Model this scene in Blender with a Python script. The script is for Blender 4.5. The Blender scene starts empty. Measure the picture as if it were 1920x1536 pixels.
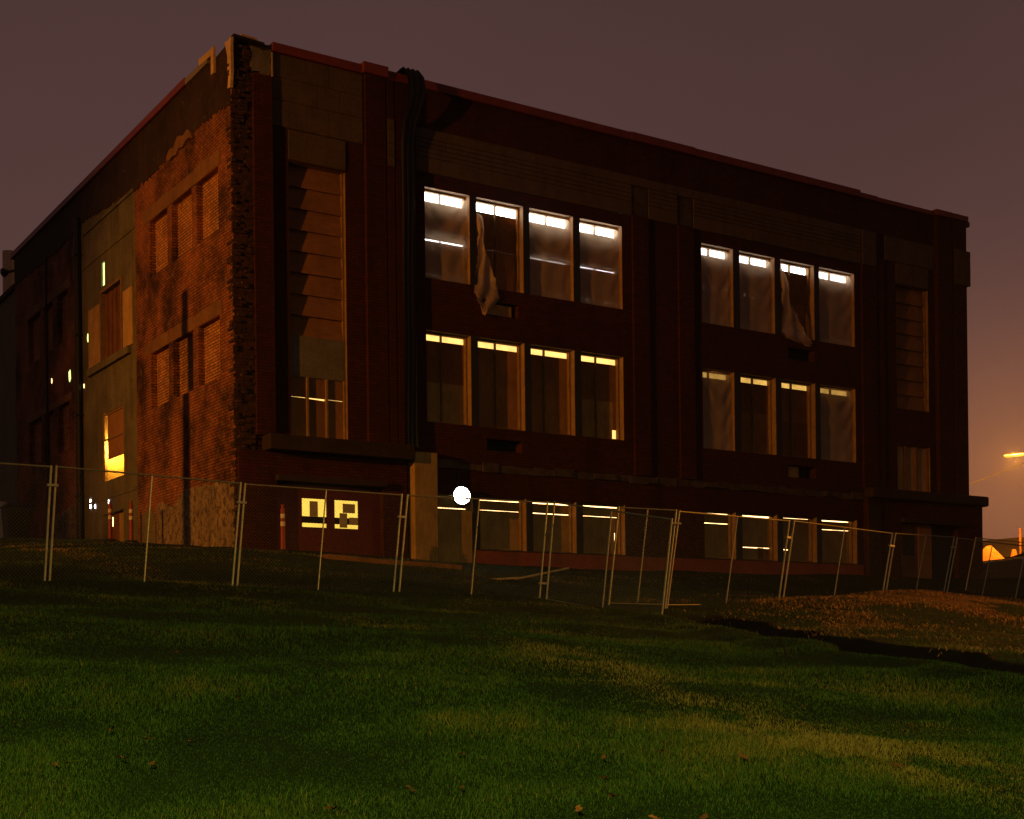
import bpy, math, random
import numpy as np
from mathutils import Matrix, Vector
random.seed(7); RNG = np.random.default_rng(11)
R = math.radians
scene = bpy.context.scene
COL = scene.collection

# ------------------------------------------------------------------ helpers
class MB:
    """collects quads, boxes and tubes, then links them as ONE mesh object"""
    def __init__(s): s.v = []; s.f = []; s.m = []
    def face(s, pts, m=0):
        n = len(s.v); s.v += [tuple(p) for p in pts]; s.f.append(tuple(range(n, n+len(pts)))); s.m.append(m)
    def hexa(s, b, t, m=0):
        s.face(b[::-1], m); s.face(t, m); k = len(b)
        for i in range(k):
            j = (i+1) % k; s.face([b[i], b[j], t[j], t[i]], m)
    def box(s, x0, x1, y0, y1, z0, z1, m=0):
        b = [(x0,y0,z0),(x1,y0,z0),(x1,y1,z0),(x0,y1,z0)]
        s.hexa(b, [(x,y,z1) for x,y,_ in b], m)
    def obox(s, c, ax, ay, az, m=0):
        c = Vector(c); ax, ay, az = Vector(ax), Vector(ay), Vector(az)
        b = [c-ax-ay-az, c+ax-ay-az, c+ax+ay-az, c-ax+ay-az]
        s.hexa(b, [p+2*az for p in b], m)
    def tube(s, p, q, r0, r1=None, n=8, m=0, caps=True):
        p, q = Vector(p), Vector(q); r1 = r0 if r1 is None else r1
        d = (q-p).normalized(); a = d.orthogonal().normalized(); b = d.cross(a)
        c0 = [p+(a*math.cos(2*math.pi*i/n)+b*math.sin(2*math.pi*i/n))*r0 for i in range(n)]
        c1 = [q+(a*math.cos(2*math.pi*i/n)+b*math.sin(2*math.pi*i/n))*r1 for i in range(n)]
        for i in range(n):
            j = (i+1) % n; s.face([c0[i], c0[j], c1[j], c1[i]], m)
        if caps: s.face(c0[::-1], m); s.face(c1, m)
    def prism(s, poly, d, m=0):
        """poly: outline, extruded by vector d"""
        d = Vector(d); b = [Vector(p) for p in poly]; t = [p+d for p in b]
        s.hexa(b, t, m)
    def build(s, name, mats, parent=None, smooth=False, bevel=0.0):
        me = bpy.data.meshes.new(name)
        me.from_pydata(s.v, [], s.f)
        if not isinstance(mats, (list, tuple)): mats = [mats]
        for m in mats: me.materials.append(m)
        me.polygons.foreach_set('material_index', s.m)
        if smooth: me.polygons.foreach_set('use_smooth', [True]*len(s.f))
        me.update()
        o = bpy.data.objects.new(name, me); COL.objects.link(o)
        if parent is not None: o.parent = parent
        if bevel or smooth:
            w = o.modifiers.new('weld', 'WELD'); w.merge_threshold = 0.0005
        if bevel:
            b = o.modifiers.new('bevel', 'BEVEL'); b.width = bevel; b.segments = 2; b.limit_method = 'ANGLE'
        return o

def tag(o, label=None, cat=None, group=None, kind=None):
    if label: o['label'] = label
    if cat: o['category'] = cat
    if group: o['group'] = group
    if kind: o['kind'] = kind
    return o
def empty(name, loc=(0,0,0), label=None, cat=None, group=None):
    o = bpy.data.objects.new(name, None); COL.objects.link(o); o.location = loc; o.empty_display_size = .2
    return tag(o, label, cat, group)
def copy_tree(o, parent=None):
    c = o.copy(); COL.objects.link(c)
    if parent is not None: c.parent = parent
    for ch in list(o.children): copy_tree(ch, c)
    return c

# ------------------------------------------------------------------ materials
class NT:
    def __init__(s, name):
        s.mat = bpy.data.materials.new(name); s.mat.use_nodes = True
        s.t = s.mat.node_tree; s.n = s.t.nodes; s.l = s.t.links
        s.bsdf = s.n['Principled BSDF']; s.out = s.n['Material Output']
    def new(s, t, **kw):
        n = s.n.new(t)
        for k, v in kw.items(): setattr(n, k, v)
        return n
    def link(s, a, b): s.l.new(a, b)
    def coords(s): return s.new('ShaderNodeTexCoord').outputs['Object']
    def noise(s, vec, scale, detail=4, rough=.6, stretch=None):
        if stretch:
            m = s.new('ShaderNodeMapping'); m.inputs['Scale'].default_value = stretch; s.link(vec, m.inputs['Vector']); vec = m.outputs[0]
        n = s.new('ShaderNodeTexNoise'); n.inputs['Scale'].default_value = scale
        n.inputs['Detail'].default_value = detail; n.inputs['Roughness'].default_value = rough
        s.link(vec, n.inputs['Vector']); return n.outputs['Fac']
    def ramp(s, fac, a, b, ca=(0,0,0,1), cb=(1,1,1,1)):
        r = s.new('ShaderNodeValToRGB'); r.color_ramp.elements[0].position = a; r.color_ramp.elements[1].position = b
        r.color_ramp.elements[0].color = ca; r.color_ramp.elements[1].color = cb
        s.link(fac, r.inputs[0]); return r.outputs[0]
    def mix(s, fac, a, b, mode='MIX'):
        m = s.new('ShaderNodeMix', data_type='RGBA', blend_type=mode)
        for v, i in ((fac, m.inputs[0]), (a, m.inputs[6]), (b, m.inputs[7])):
            if hasattr(v, 'links') or isinstance(v, bpy.types.NodeSocket): s.link(v, i)
            elif isinstance(v, (int, float)): i.default_value = v
            else: i.default_value = (*v, 1) if len(v) == 3 else v
        return m.outputs[2]
    def bump(s, h, strength, dist=.02, prev=None):
        b = s.new('ShaderNodeBump'); b.inputs['Strength'].default_value = strength; b.inputs['Distance'].default_value = dist
        s.link(h, b.inputs['Height'])
        if prev is not None: s.link(prev, b.inputs['Normal'])
        return b.outputs[0]
    def done(s, col, rough=.9, normal=None, metal=0, spec=.3):
        if isinstance(col, bpy.types.NodeSocket): s.link(col, s.bsdf.inputs['Base Color'])
        else: s.bsdf.inputs['Base Color'].default_value = (*col, 1)
        s.bsdf.inputs['Roughness'].default_value = rough; s.bsdf.inputs['Metallic'].default_value = metal
        s.bsdf.inputs['Specular IOR Level'].default_value = spec
        if normal is not None: s.link(normal, s.bsdf.inputs['Normal'])
        return s.mat

def brick_mat(name, c1, c2, mortar, stain, smear=0., bw=.215, rh=.076, ms=.011, bump=.6, vert=.6, soot=0):
    n = NT(name); P = n.coords()
    sep = n.new('ShaderNodeSeparateXYZ'); n.link(P, sep.inputs[0])
    add = n.new('ShaderNodeMath', operation='ADD'); n.link(sep.outputs[0], add.inputs[0]); n.link(sep.outputs[1], add.inputs[1])
    comb = n.new('ShaderNodeCombineXYZ'); n.link(add.outputs[0], comb.inputs[0]); n.link(sep.outputs[2], comb.inputs[1])
    b = n.new('ShaderNodeTexBrick'); n.link(comb.outputs[0], b.inputs['Vector'])
    b.inputs['Color1'].default_value = (*c1, 1); b.inputs['Color2'].default_value = (*c2, 1); b.inputs['Mortar'].default_value = (*mortar, 1)
    b.inputs['Scale'].default_value = 1; b.inputs['Mortar Size'].default_value = ms; b.inputs['Mortar Smooth'].default_value = .2
    b.inputs['Brick Width'].default_value = bw; b.inputs['Row Height'].default_value = rh; b.inputs['Bias'].default_value = -.1
    col = b.outputs[0]
    big = n.ramp(n.noise(P, .55, 6, .7), .35, .75)
    col = n.mix(n.mix(1, big, (.75,.75,.75), 'MULTIPLY'), col, stain)
    fine = n.ramp(n.noise(P, 9, 5, .75), .3, .8, (.62,.62,.62,1), (1.25,1.25,1.25,1))
    col = n.mix(1, col, fine, 'MULTIPLY')
    streak = n.ramp(n.noise(P, 1.1, 4, .6, (1.6,1.6,.12)), .5, .75, (1,1,1,1), (vert,vert*.97,vert*.93,1))
    col = n.mix(1, col, streak, 'MULTIPLY')
    if soot:
        so = n.ramp(n.noise(P, .55, 8, .68), .38, .62, (1-soot,)*3+(1,), (1.3,1.3,1.3,1)); col = n.mix(1, col, so, 'MULTIPLY')
    if smear:
        sm = n.ramp(n.noise(P, 3.2, 8, .8), .54, .70)
        col = n.mix(n.mix(1, sm, (smear,)*3, 'MULTIPLY'), col, (.40,.31,.22))
    nr = n.bump(b.outputs['Fac'], -bump, .012)
    nr = n.bump(n.noise(P, 30, 3), .25, .01, nr)
    return n.done(col, .92, nr, spec=.2)

def rough_mat(name, c, var=.35, scale=1.2, streaks=.4, bump=.3, rough=.9, spots=None, spot_lo=.6, rnd=0., grain=None, metal=0, sps=3.2):
    n = NT(name); P = n.coords()
    f = n.noise(P, scale, 6, .7)
    lo = tuple(x*(1-var) for x in c); hi = tuple(min(1, x*(1+var)) for x in c)
    col = n.ramp(f, .3, .72, (*lo,1), (*hi,1))
    if streaks:
        s = n.ramp(n.noise(P, 1.3, 5, .65, (2.2,2.2,.15)), .48, .8, (1,1,1,1), (1-streaks,)*3+(1,))
        col = n.mix(1, col, s, 'MULTIPLY')
    fine = n.ramp(n.noise(P, 14, 4, .7, grain), .3, .75, (.75,.75,.75,1), (1.15,1.15,1.15,1))
    col = n.mix(1, col, fine, 'MULTIPLY')
    if spots:
        sp = n.ramp(n.noise(P, sps, 7, .8), spot_lo, spot_lo+.06)
        col = n.mix(sp, col, spots)
    if rnd:
        oi = n.new('ShaderNodeObjectInfo')
        h = n.new('ShaderNodeHueSaturation'); n.link(col, h.inputs['Color'])
        mr = n.new('ShaderNodeMapRange'); mr.inputs[3].default_value = 1-rnd; mr.inputs[4].default_value = 1+rnd
        n.link(oi.outputs['Random'], mr.inputs[0]); n.link(mr.outputs[0], h.inputs['Value']); col = h.outputs[0]
    nr = n.bump(n.noise(P, 18, 5, .7), bump, .015)
    return n.done(col, rough, nr, metal, spec=.25)

def emit_mat(name, c, strength, var=0., scale=3.):
    n = NT(name); n.n.remove(n.bsdf)
    e = n.new('ShaderNodeEmission'); e.inputs['Color'].default_value = (*c, 1); e.inputs['Strength'].default_value = strength
    if var:
        P = n.coords(); f = n.noise(P, scale, 3)
        mr = n.new('ShaderNodeMapRange'); mr.inputs[1].default_value = .3; mr.inputs[2].default_value = .7
        mr.inputs[3].default_value = strength*(1-var); mr.inputs[4].default_value = strength*(1+var)
        n.link(f, mr.inputs[0]); n.link(mr.outputs[0], e.inputs['Strength'])
    n.link(e.outputs[0], n.out.inputs['Surface']); return n.mat

def sheet_mat(name, c, trans, opaque):
    n = NT(name); n.n.remove(n.bsdf)
    d = n.new('ShaderNodeBsdfDiffuse'); d.inputs[0].default_value = (*c, 1)
    t = n.new('ShaderNodeBsdfTranslucent'); t.inputs[0].default_value = (*c, 1)
    tr = n.new('ShaderNodeBsdfTransparent'); tr.inputs[0].default_value = (.95,.95,.95,1)
    g = n.new('ShaderNodeBsdfGlossy'); g.inputs[0].default_value = (.6,.6,.6,1); g.inputs[1].default_value = .35
    m1 = n.new('ShaderNodeMixShader'); m1.inputs[0].default_value = trans
    m2 = n.new('ShaderNodeMixShader'); m3 = n.new('ShaderNodeMixShader'); m3.inputs[0].default_value = .06
    P = n.coords(); f = n.ramp(n.noise(P, 3, 3, .5), .3, .75, (opaque-.07,)*3+(1,), (min(1,opaque+.07),)*3+(1,))
    n.link(f, m2.inputs[0])
    n.link(d.outputs[0], m1.inputs[1]); n.link(t.outputs[0], m1.inputs[2])
    n.link(m1.outputs[0], m3.inputs[1]); n.link(g.outputs[0], m3.inputs[2])
    n.link(tr.outputs[0], m2.inputs[1]); n.link(m3.outputs[0], m2.inputs[2])
    n.link(m2.outputs[0], n.out.inputs['Surface']); return n.mat

M = {}
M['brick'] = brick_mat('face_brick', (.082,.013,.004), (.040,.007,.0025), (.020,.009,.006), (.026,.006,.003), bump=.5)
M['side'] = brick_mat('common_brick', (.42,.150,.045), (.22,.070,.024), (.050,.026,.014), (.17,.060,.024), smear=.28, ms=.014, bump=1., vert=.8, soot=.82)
M['infill'] = brick_mat('infill_brick', (.62,.29,.11), (.32,.13,.05), (.055,.032,.018), (.22,.09,.04), smear=.55, ms=.015, bump=1., vert=.8, soot=.35)
M['toothed'] = rough_mat('broken_brick', (.045,.020,.010), .7, 6, .3, .6, spots=(.34,.20,.10), spot_lo=.60, sps=6.5)
M['stone'] = rough_mat('stone_block', (.085,.058,.028), .25, 1.5, .35, .25)
M['concrete'] = rough_mat('board_formed_concrete', (.135,.118,.070), .4, .7, .5, .3, spots=(.055,.046,.030), spot_lo=.58)
M['parge'] = rough_mat('parged_plaster', (.21,.155,.11), .35, 1.6, .3, .6, spots=(.06,.04,.03), spot_lo=.50, sps=5.)
M['plaster'] = rough_mat('broken_plaster', (.52,.36,.20), .3, 3, .1, .6)
M['lintel'] = rough_mat('lintel_concrete', (.17,.085,.035), .3, 1.2, .4, .3)
M['tar'] = rough_mat('tarred_parapet', (.030,.016,.009), .6, 1.0, .4, .5, spots=(.11,.055,.022), spot_lo=.60)
M['cap'] = rough_mat('painted_metal_coping', (.17,.030,.012), .2, 1.5, .25, .1, rough=.45)
M['capgrey'] = rough_mat('bare_metal_coping', (.20,.17,.15), .2, 1.5, .2, .1, rough=.5)
M['ledge'] = rough_mat('dark_stone_ledge', (.030,.018,.012), .4, 1.2, .4, .5)
M['belt'] = rough_mat('broken_belt_stone', (.060,.040,.024), .6, 2.5, .3, .8)
M['plinth'] = rough_mat('painted_plinth', (.21,.052,.028), .25, 1.0, .3, .2)
M['reveal'] = rough_mat('window_reveal', (.27,.165,.08), .25, 3, .3, .3)
M['steel'] = rough_mat('dark_steel_mullion', (.020,.022,.026), .3, 2, .3, .15, rough=.6)
M['frame'] = rough_mat('weathered_window_frame', (.21,.13,.06), .3, 4, .3, .2, grain=(3,3,.4))
M['ply'] = rough_mat('plywood_board', (.23,.110,.030), .22, 1.4, .25, .12, rnd=.28, grain=(1,1,.25))
M['plypale'] = rough_mat('pale_plywood', (.36,.225,.075), .25, 1.4, .3, .12, rnd=.15, grain=(1,1,.25))
M['siding'] = rough_mat('wood_siding', (.21,.098,.030), .25, 1.5, .3, .2, grain=(.3,.3,2))
M['greyboard'] = rough_mat('grey_board', (.13,.115,.085), .25, 1.5, .4, .2)
M['woodpale'] = rough_mat('raw_lumber', (.50,.34,.16), .2, 2, .1, .2)
M['doorred'] = rough_mat('dark_red_door', (.085,.012,.008), .2, 2, .2, .1, rough=.5)
M['paper'] = rough_mat('paper_notice', (.36,.31,.20), .2, 3, 0, .05)
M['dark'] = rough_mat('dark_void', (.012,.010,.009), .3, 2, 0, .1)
M['tarp'] = rough_mat('black_tarpaulin', (.010,.008,.007), .4, 3, .2, .4, rough=.45)
M['galv'] = rough_mat('galvanized_steel', (.40,.37,.29), .15, 6, 0, .05, rough=.5, metal=.55)
M['rail'] = rough_mat('dull_rail', (.24,.21,.15), .15, 6, 0, .05, rough=.6, metal=.4)
M['wire'] = rough_mat('chain_link_wire', (.26,.24,.18), .1, 6, 0, .05, rough=.5, metal=.6)
M['enamel'] = rough_mat('white_enamel', (.80,.80,.80), .05, 3, 0, .03, rough=.6)
M['roof'] = rough_mat('roof_gravel', (.06,.05,.045), .3, 2, 0, .3)
M['annex'] = rough_mat('annex_render', (.13,.125,.085), .15, .8, .4, .15)
M['vent'] = rough_mat('vent_sheet_metal', (.55,.42,.24), .15, 1.4, .3, .1, rough=.5)
M['orange'] = rough_mat('orange_plastic', (.26,.035,.014), .15, 3, .1, .05, rough=.45)
M['white'] = rough_mat('white_reflective', (.62,.55,.45), .1, 4, .1, .05, rough=.5)
M['black'] = rough_mat('black_plastic', (.015,.014,.013), .2, 3, 0, .1, rough=.5)
M['soil'] = rough_mat('dug_soil', (.05,.034,.02), .4, 2, 0, .8)
M['farwall'] = rough_mat('far_wall', (.34,.15,.05), .25, .8, .3, .2)
M['farroof'] = rough_mat('far_roof', (.05,.035,.025), .3, .8, 0, .2)
M['bark'] = rough_mat('timber_beam', (.055,.032,.018), .3, 2, .2, .4)
M['sheet'] = sheet_mat('plastic_sheeting', (.70,.54,.36), .48, .55)
M['sheetfold'] = sheet_mat('folded_plastic_sheeting', (.66,.48,.30), .45, .66)
M['lamp_white'] = emit_mat('work_light_bulb', (.90,.96,1.), 110)
M['lamp_sodium'] = emit_mat('sodium_lamp', (1.,.36,.035), 1.9)
M['lit_white'] = emit_mat('lit_window_white', (1.,.95,.90), 13, .25)
M['lit_white_dim'] = emit_mat('lit_window_white_dim', (1.,.93,.90), 7, .3)
M['lit_yellow'] = emit_mat('lit_window_yellow', (1.,.56,.15), 1.75, .2)
M['lit_yellow_dim'] = emit_mat('lit_window_yellow_dim', (1.,.56,.12), .80, .3)
M['lit_warm'] = emit_mat('lit_gap_warm', (1.,.60,.24), 5., .5, 2.)
M['lit_door'] = emit_mat('lit_door_yellow', (1.,.64,.09), 1.25, .12)
M['lit_green'] = emit_mat('lit_opening_green', (.80,1.,.28), 2.0, .4, 6.)

# ------------------------------------------------------------------ terrain
CTRL = [(-12.5,-30.9,-3.1),(-14.5,-35,-3.45),(-22,-35,-3.2),(-11,-24.1,-2.33),(-10,-24.8,-2.35),(-9,-25.4,-2.37),(-8,-26.1,-2.38),(-7,-26.8,-2.4),
 (-20,-22,-1.6),(-15,-12,-.65),(-9.7,-8.4,-.32),(-6.6,-8.4,-.33),(-3.5,-8.4,-.37),(-.4,-8.4,-.43),(2.7,-9,-.5),(3.7,-11.3,-.92),(4.9,-9.9,-.66),
 (9.3,-8.6,-.55),(12.8,-8.4,-.60),(16,-7.4,-.55),(20,-6,-.45),(24,-4,-.2),(2.96,-12.32,-.93),(1.32,-15.44,-1.22),(-.3,-18.6,-1.45),(-1.3,-22,-1.8),(-1.7,-22.9,-1.9),
 (5.9,-11.9,-.98),(4.5,-15.7,-1.28),(6,-22,-2.0),(16,-16,-1.4),(26,-14,-1.0),(4,-32,-3.0),(20,-30,-2.4),
 (0,-.6,.98),(1.5,-.6,.88),(5,-.6,.80),(9,-.6,.76),(14,-.6,.73),(20,-.6,.76),(27,-.6,.80),(10,-4,.12),(0,-4,.42),(20,-3,.25),
 (-.3,2,1.22),(-.3,6.3,1.62),(-.3,10,1.92),(-.3,16.6,2.40),(-.3,22,2.7),(-4,6,1.45),(-4,14,2.15),(-8,2,.75),(-14,4,1.0),(-14,16,2.2),(-5,28,2.9),
 (29,-.5,.95),(30,1,1.05),(36,4,1.7),(40,9,1.95),(50,17,2.3),(40,-6,.6),(60,5,1.8),(33,20,2.2),(-30,-10,-.3),(-30,15,1.8),(-30,-34,-2.7)]
CP = np.array(CTRL)
def _tps(r2): return np.where(r2 > 1e-9, .5*r2*np.log(np.maximum(r2, 1e-9)), 0)
def _solve():
    n = len(CP); d = ((CP[:,None,:2]-CP[None,:,:2])**2).sum(2)
    A = np.zeros((n+3,n+3)); A[:n,:n] = _tps(d)+np.eye(n)*2.0
    A[:n,n] = 1; A[:n,n+1:] = CP[:,:2]; A[n,:n] = 1; A[n+1:,:n] = CP[:,:2].T
    return np.linalg.solve(A, np.concatenate([CP[:,2],[0,0,0]]))
TW = _solve()
LIP = np.array([(3.95,-9.9),(3.5,-11.1),(2.96,-12.32),(1.32,-15.44),(-.25,-18.6),(-1.04,-20.47),(-1.35,-21.9),(-1.75,-23.2),(-2.6,-26.5),(-4.,-31.)])
_ph = RNG.uniform(0, 6.28, (14,2)); _kd = RNG.uniform(0, 6.28, 14); _kl = RNG.uniform(.25, 3.2, 14)
def bumps(x, y):
    s = 0
    for i in range(14):
        s = s+np.sin((x*math.cos(_kd[i])+y*math.sin(_kd[i]))*_kl[i]+_ph[i,0])*(.022/(.5+_kl[i]))
    return s
def ditch(xf, yf):
    """signed distance beyond the near lip of the ditch, and how open the ditch is there"""
    best = np.full(len(xf), 1e9); sd = np.full(len(xf), -1e9); al = np.zeros(len(xf)); L = 0
    for a, b in zip(LIP[:-1], LIP[1:]):
        e = b-a; le = np.hypot(*e); u = e/le
        px = xf-a[0]; py = yf-a[1]; t = np.clip(px*u[0]+py*u[1], 0, le)
        dx = px-u[0]*t; dy = py-u[1]*t; d = np.hypot(dx, dy); side = u[0]*py-u[1]*px
        k = d < best; best = np.where(k, d, best); sd = np.where(k, np.sign(side)*d, sd); al = np.where(k, L+t, al); L += le
    return sd+.10*np.sin(al*2.3)+.06*np.sin(al*5.1+1), np.clip(al/2.2, 0, 1)
def terrain(x, y):
    x = np.asarray(x, float); y = np.asarray(y, float)
    sh = x.shape; xf = x.ravel(); yf = y.ravel()
    xc = np.clip(xf, -34, 62); yc = np.clip(yf, -36, 30)
    n = len(CP); z = TW[n]+TW[n+1]*xc+TW[n+2]*yc
    for i in range(n): z = z+TW[i]*_tps((xc-CP[i,0])**2+(yc-CP[i,1])**2)
    off = np.hypot(xf-xc, yf-yc); z = z+np.where(yf > 0, .01, -.03)*np.minimum(off, 60)
    z = z+bumps(xf, yf)
    w, fade = ditch(xf, yf)
    prof = np.clip(w/.10, 0, 1)*np.clip((1.75-w)/.40, 0, 1)
    z = z-.78*prof*fade + .10*np.exp(-((w+.35)/.35)**2)*fade
    # piles of straw mulch beyond the ditch
    for (mx, my, r, h) in ((9.6,-10.2,1.7,.26),(12.3,-9.6,1.9,.34),(15.,-9.1,2.,.32),(17.8,-8.6,1.9,.28),(7.,-12.6,1.6,.18),(11,-12.4,1.5,.16),(14.5,-11.5,1.6,.16)):
        z = z+h*np.exp(-((xf-mx)**2+(yf-my)**2)/r**2)
    return z.reshape(sh)
def gz(x, y): return float(terrain(np.array([x]), np.array([y]))[0])

def axis(lo, hi, step, far):
    a = list(np.arange(lo, hi+1e-6, step)); s = step
    l = [a[0]]
    while l[-1] > -far: s *= 1.45; l.append(l[-1]-s)
    s = step; r = [a[-1]]
    while r[-1] < far: s *= 1.45; r.append(r[-1]+s)
    return np.array(l[:0:-1]+a+r[1:])
def ground():
    xs = axis(-16, 34, .20, 700); ys = axis(-33, 12, .20, 700)
    X, Y = np.meshgrid(xs, ys, indexing='ij'); Z = terrain(X, Y)
    nx, ny = X.shape
    v = np.stack([X, Y, Z], -1).reshape(-1, 3)
    i = np.arange(nx-1)[:,None]*ny+np.arange(ny-1)[None,:]
    f = np.stack([i, i+ny, i+ny+1, i+1], -1).reshape(-1, 4)
    me = bpy.data.meshes.new('ground'); me.from_pydata(v.tolist(), [], f.tolist())
    me.polygons.foreach_set('use_smooth', [True]*len(f))
    wd, fd = ditch(v[:,0], v[:,1]); so = np.clip((wd+.05)/.1, 0, 1)*np.clip((2.0-wd)/.2, 0, 1)*(fd > .1)
    me.attributes.new('soil', 'FLOAT', 'POINT').data.foreach_set('value', so.astype(np.float32)); me.update()
    n = NT('turf_and_soil'); P = n.coords()
    a = n.ramp(n.noise(P, .8, 6, .7), .35, .7, (.012,.022,.003,1), (.022,.038,.005,1))
    b = n.ramp(n.noise(P, .35, 5, .7), .58, .72)
    col = n.mix(b, a, (.034,.030,.010))
    col = n.mix(1, col, n.ramp(n.noise(P, 25, 4, .7), .3, .75, (.5,.5,.5,1), (1.2,1.2,1.2,1)), 'MULTIPLY')
    sp = n.new('ShaderNodeSeparateXYZ'); n.link(P, sp.inputs[0])
    def mth(op, a, b):
        q = n.new('ShaderNodeMath', operation=op)
        for v, i in ((a, q.inputs[0]), (b, q.inputs[1])):
            if isinstance(v, bpy.types.NodeSocket): n.link(v, i)
            else: i.default_value = v
        return q.outputs[0]
    # litter lies along the line of heaps (x 8..19, y about -9.6)
    ex = mth('DIVIDE', mth('SUBTRACT', sp.outputs[0], 13.0), 7.0); ey = mth('DIVIDE', mth('SUBTRACT', sp.outputs[1], -10.2), 2.8)
    rr = mth('ADD', mth('MULTIPLY', ex, ex), mth('MULTIPLY', ey, ey))
    lit = mth('ADD', rr, mth('MULTIPLY', n.noise(P, 1.1, 6, .7), 1.6))
    col = n.mix(n.ramp(lit, .95, 1.0), (.12,.062,.022), col)
    at = n.new('ShaderNodeAttribute', attribute_name='soil'); col = n.mix(at.outputs['Fac'], col, (.014,.009,.006))
    nr = n.bump(n.noise(P, 14, 6, .75), .9, .05)
    me.materials.append(n.done(col, .95, nr, spec=.1))
    o = bpy.data.objects.new('ground', me); COL.objects.link(o); tag(o, 'sloping grassy ground rising from the viewer to the building', 'ground', kind='structure')
ground()

# ------------------------------------------------------------------ grass, straw, leaves
CAM = np.array([-12.544,-30.854,-1.593]); YAW = R(33.370); ROLL = R(-.659); F_PX = 2582.3; CY = 1227.5
FW = np.array([math.sin(YAW), math.cos(YAW)]); RT = np.array([math.cos(YAW), -math.sin(YAW)])
def smooth_field(x, y, k, seed):
    r = np.random.default_rng(seed); s = np.zeros_like(x)
    for o in range(4):
        for j in range(4):
            a = r.uniform(0, 6.28); q = k*(1.9**o); s += np.sin((x*math.cos(a)+y*math.sin(a))*q+r.uniform(0,6.28))*(.6**o)
    return s/4
def blades(name, x, y, h, w, lean, tint, mat, label, cat):
    n = len(x); z = terrain(x, y)
    az = RNG.uniform(0, 6.283, n); la = RNG.uniform(0, 6.283, n)
    dx = np.cos(az)*w/2; dy = np.sin(az)*w/2; lx = np.cos(la)*lean*h; ly = np.sin(la)*lean*h
    V = np.empty((n,5,3), np.float32)
    V[:,0] = np.stack([x-dx, y-dy, z-.01], -1); V[:,1] = np.stack([x+dx, y+dy, z-.01], -1)
    V[:,2] = np.stack([x+dx*.75+lx*.35, y+dy*.75+ly*.35, z+h*.55], -1); V[:,3] = np.stack([x-dx*.75+lx*.35, y-dy*.75+ly*.35, z+h*.55], -1)
    V[:,4] = np.stack([x+lx, y+ly, z+h*(1-.3*np.minimum(lean,1.5))], -1)
    b = (np.arange(n)*5)[:,None]
    loops = np.concatenate([b+np.array([0,1,2,3]), b+np.array([3,2,4])], 1).ravel().astype(np.int32)
    starts = np.stack([np.arange(n)*7, np.arange(n)*7+4], 1).ravel().astype(np.int32)
    me = bpy.data.meshes.new(name); me.vertices.add(n*5); me.vertices.foreach_set('co', V.ravel())
    me.loops.add(n*7); me.loops.foreach_set('vertex_index', loops)
    me.polygons.add(n*2); me.polygons.foreach_set('loop_start', starts)
    at = me.attributes.new('tint', 'FLOAT', 'POINT'); at.data.foreach_set('value', np.repeat(tint, 5).astype(np.float32))
    me.materials.append(mat); me.update(calc_edges=True); me.validate()
    o = bpy.data.objects.new(name, me); COL.objects.link(o); tag(o, label, cat, kind='stuff'); return o
def blade_mat(name, stops):
    n = NT(name); a = n.new('ShaderNodeAttribute', attribute_name='tint')
    r = n.new('ShaderNodeValToRGB'); e = r.color_ramp.elements
    e[0].position = 0; e[0].color = (*stops[0], 1); e[1].position = 1; e[1].color = (*stops[-1], 1)
    for i, c in enumerate(stops[1:-1]): q = e.new((i+1)/(len(stops)-1)); q.color = (*c, 1)
    n.link(a.outputs['Fac'], r.inputs[0])
    return n.done(r.outputs[0], .75, None, spec=.25)
def scatter(n, t0, t1, mar=1.12):
    u = RNG.random(n); t = 1/(1/t0+(1/t1-1/t0)*u)      # even in the picture: dense near, sparse far
    s = RNG.uniform(-.372*mar, .372*mar, n)*t
    p = CAM[:2]+FW*t[:,None]+RT*s[:,None]
    return p[:,0], p[:,1], t
def off_building(x, y, m=.7): return ~((x > -1.0) & (y > -m))
gx, gy, gt = scatter(470000, 5.6, 46)
clump = smooth_field(gx, gy, 1.7, 3); big = smooth_field(gx, gy, .5, 5)
keep = off_building(gx, gy) & (RNG.random(len(gx)) < np.clip(.95+.3*clump, .55, 1))
wd, fd = ditch(gx, gy); keep &= ~((wd > -.02) & (wd < 1.95) & (fd > .15)); gx, gy, gt, clump, big = [a[keep] for a in (gx, gy, gt, clump, big)]
# bare soil in the ditch and on the bank below the walls
sc = (gt/9)
fine = smooth_field(gx, gy, 5.5, 31)
h = RNG.uniform(.014,.042,len(gx))*np.clip(1+.75*clump+.5*fine, .25, 2.2)*np.clip(.85+.04*sc, .8, 1.1); h = np.maximum(h, .012)
tall = RNG.random(len(gx)) < .015; h = np.where(tall, h*2.1, h)
w = RNG.uniform(.0028,.0055,len(gx))*np.clip(sc, .8, 3.)
STRIP = np.array([(-4.3,-16.5),(-4.6,-19.6),(-5.5,-22.3),(-5.95,-24.5),(-6.3,-26.0),(-6.8,-28.5)])
cx = np.interp(gy, STRIP[::-1,1], STRIP[::-1,0])
dry = np.exp(-((gx-cx)/.55)**2)*np.clip(1.2+1.3*fine, .1, 1)*.9
dry = np.maximum(dry, np.clip(1.5*smooth_field(gx, gy, 1.6, 8)-.35, 0, 1)*np.clip((gx-cx+.3)/1.5, 0, 1)*.8)
tint = np.clip(.26+.26*clump+.22*big+.12*fine+RNG.normal(0,.17,len(gx))+.62*dry, 0, 1)
M['grass'] = blade_mat('grass_blades', [(.012,.036,.003),(.024,.064,.005),(.044,.082,.007),(.115,.098,.018),(.22,.15,.04)])
blades('grass', gx, gy, h, w, RNG.uniform(.2,1.3,len(gx)), tint, M['grass'], 'short rough lawn grass covering the slope in the foreground', 'grass')
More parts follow.
